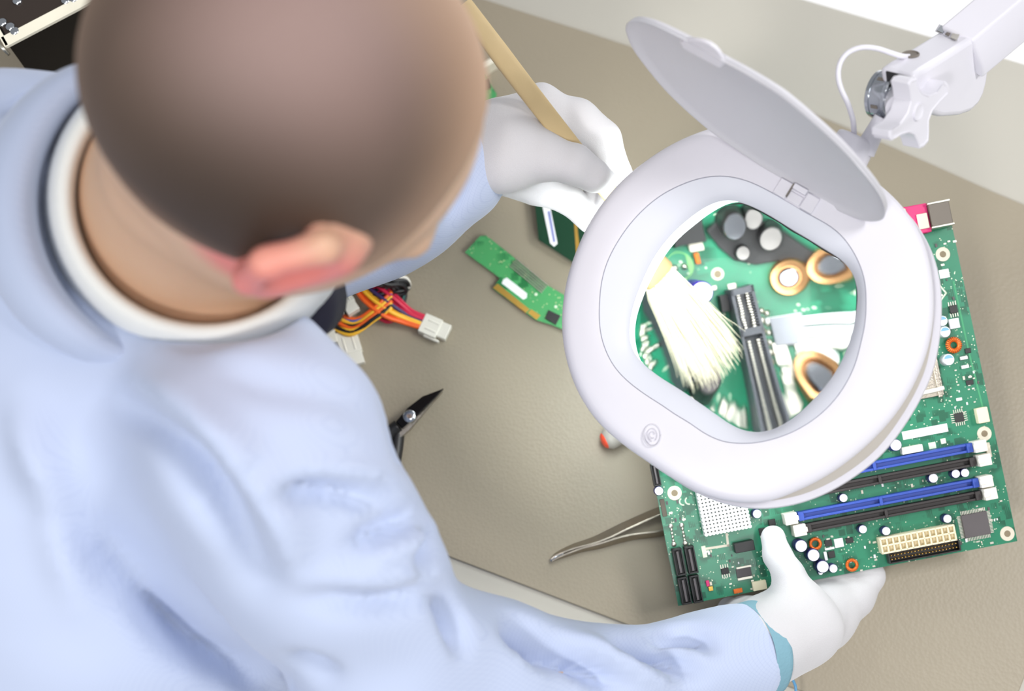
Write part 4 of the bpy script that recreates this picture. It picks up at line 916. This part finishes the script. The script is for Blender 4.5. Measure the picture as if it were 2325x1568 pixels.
for i in range(430):
    a, b = rs.uniform(-1, 1), rs.uniform(-1, 1); r0 = .00013
    p0 = fe1 - fd * .001 + s_ * a * .0062 + u_ * b * .0022
    sp_ = a * .0062 + rs.normal() * .0011 + (rs.normal() * .004 if rs.rand() < .04 else 0)
    ll = ln * (1 + rs.uniform(-.16, .06) - .10 * a * a)
    p2 = fe1 + ax_ * ll + s_ * (a * .0046 + sp_) + u_ * (b * .0028 + rs.normal() * .0006)
    if np.dot(p2 - BO, bw) < .0112: p2 = p2 + bw * (.0112 - np.dot(p2 - BO, bw))
    p1 = (p0 + p2) / 2 + s_ * (a * .0012 - .2 * (sp_ - a * .0062)) + bw * rs.uniform(0, .001)
    R = []
    for t, r in ((0, r0), (.25, r0), (.5, r0), (.75, r0 * .9), (1, r0 * .35)):
        p = p0 * (1 - t) ** 2 + 2 * p1 * t * (1 - t) + p2 * t * t
        R.append([p + s_ * r * math.cos(x) + u_ * r * math.sin(x) for x in (0, 2.09, 4.19)])
    m.loft(R, False, False)
br = part('bristles', m, m_bristle, brush, smooth_=True); br['kind'] = 'stuff'

# ------------------------------------------------------------------ small parts lying on the mat
MZ = .0026
def flat(pts, z0, th, ): return M().prism([T(x, y, z0) for x, y in pts], [0, 0, th])
m_pcb2 = pcbmat('green_riser_mask', srgb(36, 118, 66), srgb(74, 160, 96), srgb(190, 200, 150), .8)
rc = thing('riser_card', 'narrow light green circuit card with gold edge contacts, lying on the mat', 'circuit board', T(1180, 650, MZ))
part('circuit_board', flat([(1090, 537), (1104, 536), (1160, 580), (1240, 647), (1276, 668), (1330, 705), (1310, 760), (1268, 745), (1252, 738), (1216, 727), (1119, 656), (1135, 632), (1056, 574)], MZ + .004, .0016), m_pcb2, rc)
part('edge_contact', flat([(1119, 655), (1130, 646), (1202, 704), (1194, 712)], MZ + .0035, .0026), m_gold, rc); part('edge_contact', flat([(1198, 712), (1206, 704), (1227, 718), (1218, 728)], MZ + .0035, .0026), m_gold, rc)
part('label_sticker', flat([(1143, 634), (1151, 630), (1197, 666), (1196, 676), (1188, 680), (1139, 643)], MZ + .0057, .0002), m_paper, rc)
for k in range(5):
    q = lambda x, y, e: (x - .64 * (5.2 * k + e), y + .77 * (5.2 * k + e))
    part('socket_rib', flat([q(1172, 588, 0), q(1244, 648, 0), q(1244, 648, 2.4), q(1172, 588, 2.4)], MZ + .0056, .0016), m_tin, rc)
dotr = M()
for x, y in ((1217, 668), (1262, 696)): dotr.cyl(T(x, y, MZ + .0056), T(x, y, MZ + .0066), .0012, n=10)
part('solder_pad', dotr, m_sil, rc)
part('socket_body', flat([(1245, 705), (1272, 718), (1262, 738), (1238, 724)], MZ + .0056, .002), m_dark, rc)
mc = thing('memory_module', 'dark green circuit card with white sticker, half under the gloved hand', 'circuit board', T(1265, 540, MZ))
part('circuit_board', flat([(1210, 425), (1223, 545), (1310, 602), (1345, 560), (1330, 440)], MZ + .010, .0016), mat('dark_green_mask', srgb(8, 56, 34), .35), mc)
part('support_frame', flat([(1212, 432), (1226, 552), (1309, 606), (1342, 566), (1326, 440)], MZ, .010), mat('grey_frame', srgb(150, 146, 130), .5), mc)
part('label_sticker', flat([(1232, 470), (1240, 466), (1250, 474), (1266, 553), (1258, 560), (1249, 552)], MZ + .0117, .0002), m_paper, mc)
part('barcode', flat([(1243, 480), (1249, 479), (1261, 548), (1256, 550)], MZ + .0120, .0001), mat('blue_grey_ink', srgb(130, 134, 190)), mc)
part('edge_contact', flat([(1303, 500), (1309, 500), (1316, 560), (1308, 580)], MZ + .0117, .0003), m_gold, mc)
# small card beside the head
sc_ = thing('network_card', 'small green circuit card with a bright metal edge behind the head', 'circuit board', T(1085, 200, MZ))
part('circuit_board', flat([(1040, 195), (1095, 165), (1128, 215), (1120, 245), (1060, 265)], MZ + .004, .0016), m_pcb2, sc_)
part('metal_bracket', flat([(1040, 200), (1046, 186), (1122, 150), (1129, 157), (1094, 178)], MZ, .016), mat('pale_bracket', srgb(250, 244, 226), .3, .2), sc_, bev=.0004)
part('chip', flat([(1088, 190), (1108, 182), (1114, 200), (1094, 208)], MZ + .0056, .003), m_dark, sc_)

# bundle of coloured leads with white plugs
wires = thing('cable_harness', 'bundle of red yellow orange and black leads with white plugs', 'cable', T(850, 700, MZ))
def wire(pts, col, r=.0016): 
    k = 'lead_' + '_'.join(str(c) for c in col)
    mt = bpy.data.materials.get(k) or mat(k, srgb(*col), .4, var=.03)
    part('wire', M().tube([T(x, y, z) for x, y, z in pts], r, 8, 6), mt, wires, smooth_=True)
RED, YEL, ORA, BLK, BLU, GRN, PUR, WHT = (204, 26, 66), (246, 186, 50), (238, 98, 28), (18, 16, 18), (54, 100, 176), (22, 110, 104), (58, 40, 90), (226, 220, 210)
rs = np.random.RandomState(4)
for i, c in enumerate((RED, RED, RED, PUR, YEL, YEL, ORA, ORA)):
    o_ = (i - 3.5) * 7.0; e_ = (i - 3.5) * 3.2
    wire([(800 - o_ * .5, 600 + o_ * .3, .020), (830 - o_ * .6, 650 + o_ * .8, .016 + .002 * (i % 2)), (880 - o_ * .5, 690 + o_, .013 + .003 * (i % 2)), (925 - o_ * .3, 718 + o_ * .6, .011), (962 - e_ * .8, 732 + e_, .009)], c)
for i, c in enumerate((YEL, BLK, YEL, ORA, BLK, YEL, BLU, ORA)):
    o_ = (i - 3.5) * 5.0
    wire([(760 + o_ * .3, 640 - o_ * .2, .02), (728 + o_ * 1.0, 675 - o_ * .1, .012 + .002 * (i % 3)), (750 + o_ * .9, 715 - o_ * .5, .010 + .003 * (i % 2)), (800 + o_ * .4, 742 - o_, .012), (850, 712 - o_ * .8, .014 + .002 * (i % 2)), (890, 680 - o_, .016)], c)
for pts, c in (([(775, 700, .010), (800, 730, .008), (815, 750, .006), (822, 740, .008)], GRN), ([(745, 700, .010), (760, 740, .006), (772, 760, .006), (790, 775, .006)], GRN), ([(755, 720, .010), (752, 750, .006), (765, 765, .006)], RED), ([(770, 690, .02), (765, 740, .008), (776, 770, .006)], BLU),
                ([(850, 715, .006), (880, 730, .005), (905, 718, .006), (900, 700, .008)], RED), ([(840, 710, .006), (870, 722, .005), (900, 712, .006)], BLK)): wire(pts, c)
for i in range(14):
    a = i * .9; x0, y0 = 880 + 18 * math.cos(a), 640 + 12 * math.sin(a)
    wire([(820, 610, .03), (x0 - 20, y0 - 6, .022 + .002 * (i % 3)), (x0 + 22, y0 - 10 + i, .018), (x0 + 30, y0 + 14, .012), (x0, y0 + 22, .010 + .002 * (i % 4)), (x0 - 40, y0 + 26, .012)], BLK if i % 5 else WHT, .0015)
for i in range(3):
    wire([(905 + 4 * i, 650, .010), (915 + 3 * i, 668, .008), (910 + 3 * i, 690, .006)], GRN if i == 1 else BLK, .0014)
m_tie = mat('white_cable_tie', srgb(236, 234, 230), .4)
part('cable_tie', M().tube([T(738, 700, .020), T(750, 690, .024), T(764, 676, .020)], .0014, 8, 6, flat=(1, 0, 0)), m_tie, wires, smooth_=True)
def plug(c, dirpx, ln_, wd_, ht, nm='plug', z=MZ, gap=True):
    a = T(c[0], c[1], z + ht / 2); b = T(c[0] + dirpx[0], c[1] + dirpx[1], z + ht / 2); d = unit(b - a); s = np.cross([0, 0, 1], d); ax = (d, s, np.array([0, 0, 1.0])); m = M()
    m.box(a, ax, (ln_ / 2, wd_ / 2, ht / 2)); m.box(a + d * ln_ * .72 + s * wd_ * .05, ax, (ln_ * .30, wd_ * .40, ht * .40))
    for k in (-1, 1): m.box(a + d * ln_ * .1 + s * k * wd_ * .22 + np.array([0, 0, ht / 2]), ax, (ln_ * .32, wd_ * .045, ht * .06))
    m.box(a + d * ln_ * .3 - s * wd_ * .54, ax, (ln_ * .45, wd_ * .06, ht * .22))
    return part(nm, m, mat('frosted_plug_plastic', srgb(232, 228, 216), .35) if 'frosted_plug_plastic' not in bpy.data.materials else bpy.data.materials['frosted_plug_plastic'], wires, bev=.0005)
plug((978, 742), (46, 20), .0140, .0150, .0085); plug((780, 676), (20, 30), .014, .012, .010, z=.012); plug((742, 735), (8, 30), .016, .010, .008, z=.004); plug((792, 778), (8, 26), .018, .016, .008)

# tweezers
tw = thing('tweezers', 'steel tweezers lying on the mat with tip beside the board', 'tweezers', T(1400, 1220, MZ))
def arm_strip(pts, w0, w1, th, lean=0.0):
    P = smooth([T(x, y, MZ) for x, y in pts], 8); R = []
    for i, p in enumerate(P):
        t = unit(P[min(i + 1, len(P) - 1)] - P[max(0, i - 1)]); s = np.cross([0, 0, 1], t); s_i = i / (len(P) - 1); hh = w0 + (w1 - w0) * s_i
        ln_ = s * lean * min(1, 2 * s_i)
        R.append([p + s * th + [0, 0, .0001], p + ln_ + s * th + [0, 0, hh], p + ln_ - s * th + [0, 0, hh], p - s * th + [0, 0, .0001]])
    return M().loft(R, True, True)
part('tweezer_arm', arm_strip([(1251, 1270), (1262, 1256), (1300, 1236), (1350, 1218), (1420, 1184), (1500, 1150), (1600, 1115), (1690, 1100)], .0030, .0085, .0006, -.006), m_steel, tw, bev=.0002)
part('tweezer_arm', arm_strip([(1253, 1274), (1275, 1266), (1320, 1252), (1362, 1244), (1430, 1226), (1510, 1214), (1600, 1180), (1690, 1104)], .0030, .0085, .0006, .003), m_steel, tw, bev=.0002)
part('tip', M().tube([T(1250, 1273, MZ + .0015), T(1262, 1263, MZ + .002), T(1280, 1256, MZ + .002)], [.0010, .0016, .0012], 10, 5), m_chrome, tw, smooth_=True)
# pliers: black pointed jaws, bright pivot
pl_ = thing('precision_pliers', 'black pointed pliers with bright pivot, poking out from beside the coat', 'pliers', T(950, 930, MZ))
m_blk = mat('blackened_steel', srgb(24, 22, 24), .25, .7)
def jaw(pts, z0, z1, th, nm='jaw', mt=None):
    n = len(pts); P = []
    return part(nm, M().prism([T(x, y, z0 + (z1 - z0) * k) for x, y, k in pts], [0, 0, th]), mt or m_blk, pl_, bev=.0006)
jaw([(1008, 884, 1), (1000, 888, .95), (960, 903, .6), (925, 930, 0), (900, 960, 0), (915, 975, 0), (945, 950, .3), (965, 930, .6), (990, 905, .9)], .016, .020, .005)
jaw([(1006, 890, 1), (965, 938, .6), (932, 978, 0), (905, 1000, 0), (900, 985, 0), (940, 950, .4), (985, 905, .9)], .010, .015, .004, 'jaw', m_steel)
part('pivot', M().rev(T(930, 945, .0205), (0, 0, 1), [(0, .0050), (.0012, .0050), (.0022, .0042), (.0026, .002)], 24), m_chrome, pl_, smooth_=True, angle=.9)
for pts in ([(905, 965, .014), (880, 990, .012), (850, 1060, .010), (830, 1130, .010)], [(905, 975, .010), (900, 1020, .010), (890, 1080, .010), (880, 1150, .010)]):
    part('grip', M().tube([T(x, y, z) for x, y, z in pts], .0048, 12, 6), m_dark, pl_, smooth_=True)
# screwdriver with red end cap
sw = thing('screwdriver', 'grey handled screwdriver with a red end cap, mostly under the lamp', 'screwdriver', T(1400, 990, MZ))
h0 = T(1368, 1003, MZ + .0085); h1 = T(1500, 935, MZ + .0085); hdn = unit(h1 - h0)
part('handle', M().rev(h0, hdn, [(.0012, .0050), (.002, .0062), (.005, .0082), (.010, .0084), (.020, .0078), (.045, .0072), (.050, .0050)], 32), mat('grey_handle', srgb(176, 172, 164), .3), sw, smooth_=True)
part('end_cap', M().rev(h0, hdn, [(-.0006, .0022), (0, .0045), (.0014, .0060), (.0030, .0064), (.0032, .0050)], 28), mat('red_orange_cap', srgb(238, 84, 54), .35), sw, smooth_=True)
part('blade', M().cyl(h0 + hdn * .05, h0 + hdn * .11 + np.array([0, 0, -.005]), .0022, .0018, 12), m_chrome, sw, smooth_=True, angle=.6)
# ground lead of the wrist strap
solo('wrist_strap_cord', M().tube([W(1725, 1520, .950), W(1752, 1530, .966), W(1775, 1534, .970), W(1793, 1537, .972), W(1803, 1549, .974), W(1807, 1568, .974), W(1805, 1620, .966), W(1770, 1720, .960), W(1700, 1800, .985)], .0010, 10, 10), mat('blue_cord_rubber', srgb(96, 156, 200), .4), 'thin blue grounding cord looping out below the lower cuff', 'cord', smooth_=True)

# opened computer case behind the person
m_case = mat('black_painted_steel', srgb(26, 22, 20), .4, .2)
m_rim = mat('bare_cream_edge', srgb(246, 240, 220), .35)
zt = .14
k0, k1 = T(14, 108, zt), T(228, -4, zt); kd = unit(k1 - k0); kq = unit(T(0, 78, zt) - k0); kq = unit(kq - kd * np.dot(kq, kd))
cs = thing('computer_case', 'black computer case with bright cream edges behind the left shoulder', 'computer case', (k0 + kd * .1 + kq * .1) * [1, 1, 0] + [0, 0, MZ])
LN_, DP = .26, .22
AXC = (kd, kq, np.array([0, 0, 1.0]))
part('chassis', M().box(k0 + kd * LN_ / 2 + kq * DP / 2 - [0, 0, zt / 2 - MZ / 2 + .001], AXC, (LN_ / 2 - .002, DP / 2 - .002, (zt - MZ) / 2 - .002)), m_case, cs)
part('side_panel', M().box(k0 + kd * LN_ / 2 + kq * DP / 2 + [0, 0, -.0006], AXC, (LN_ / 2 - .004, DP / 2 - .004, .001)), mat('brown_black_panel', srgb(56, 46, 40), .45, .2), cs)
def rim(a, b, w_): 
    d = unit(b - a); s = np.cross([0, 0, 1], d); return part('rim_edge', M().box((a + b) / 2, (d, s, np.array([0, 0, 1.0])), (np.linalg.norm(b - a) / 2, w_, .0016)), m_rim, cs, bev=.0004)
rim(k0 + kq * .004, k0 + kd * LN_ + kq * .004, .0042); rim(k0 + kd * .001, k0 + kq * DP + kd * .001, .0016)
for x, y in ((24, 62), (34, 72), (6, 52), (40, 3), (150, 2), (168, -2)):
    part('screw', M().rev(T(x, y, zt + .0004), (0, 0, 1), [(0, .0032), (.0014, .0030), (.0022, .002)], 16), m_chrome, cs, smooth_=True, angle=.7)
part('brass_stud', M().rev(T(182, 102, .06), unit(-kq), [(-.003, .0035), (.004, .0035), (.006, .002)], 16), m_gold, cs, smooth_=True, angle=.7)
part('wire_end', M().tube([T(-6, 100, zt + .002), T(8, 112, zt + .001), T(20, 124, zt - .004)], .0012, 8, 4), m_tin, cs, smooth_=True)
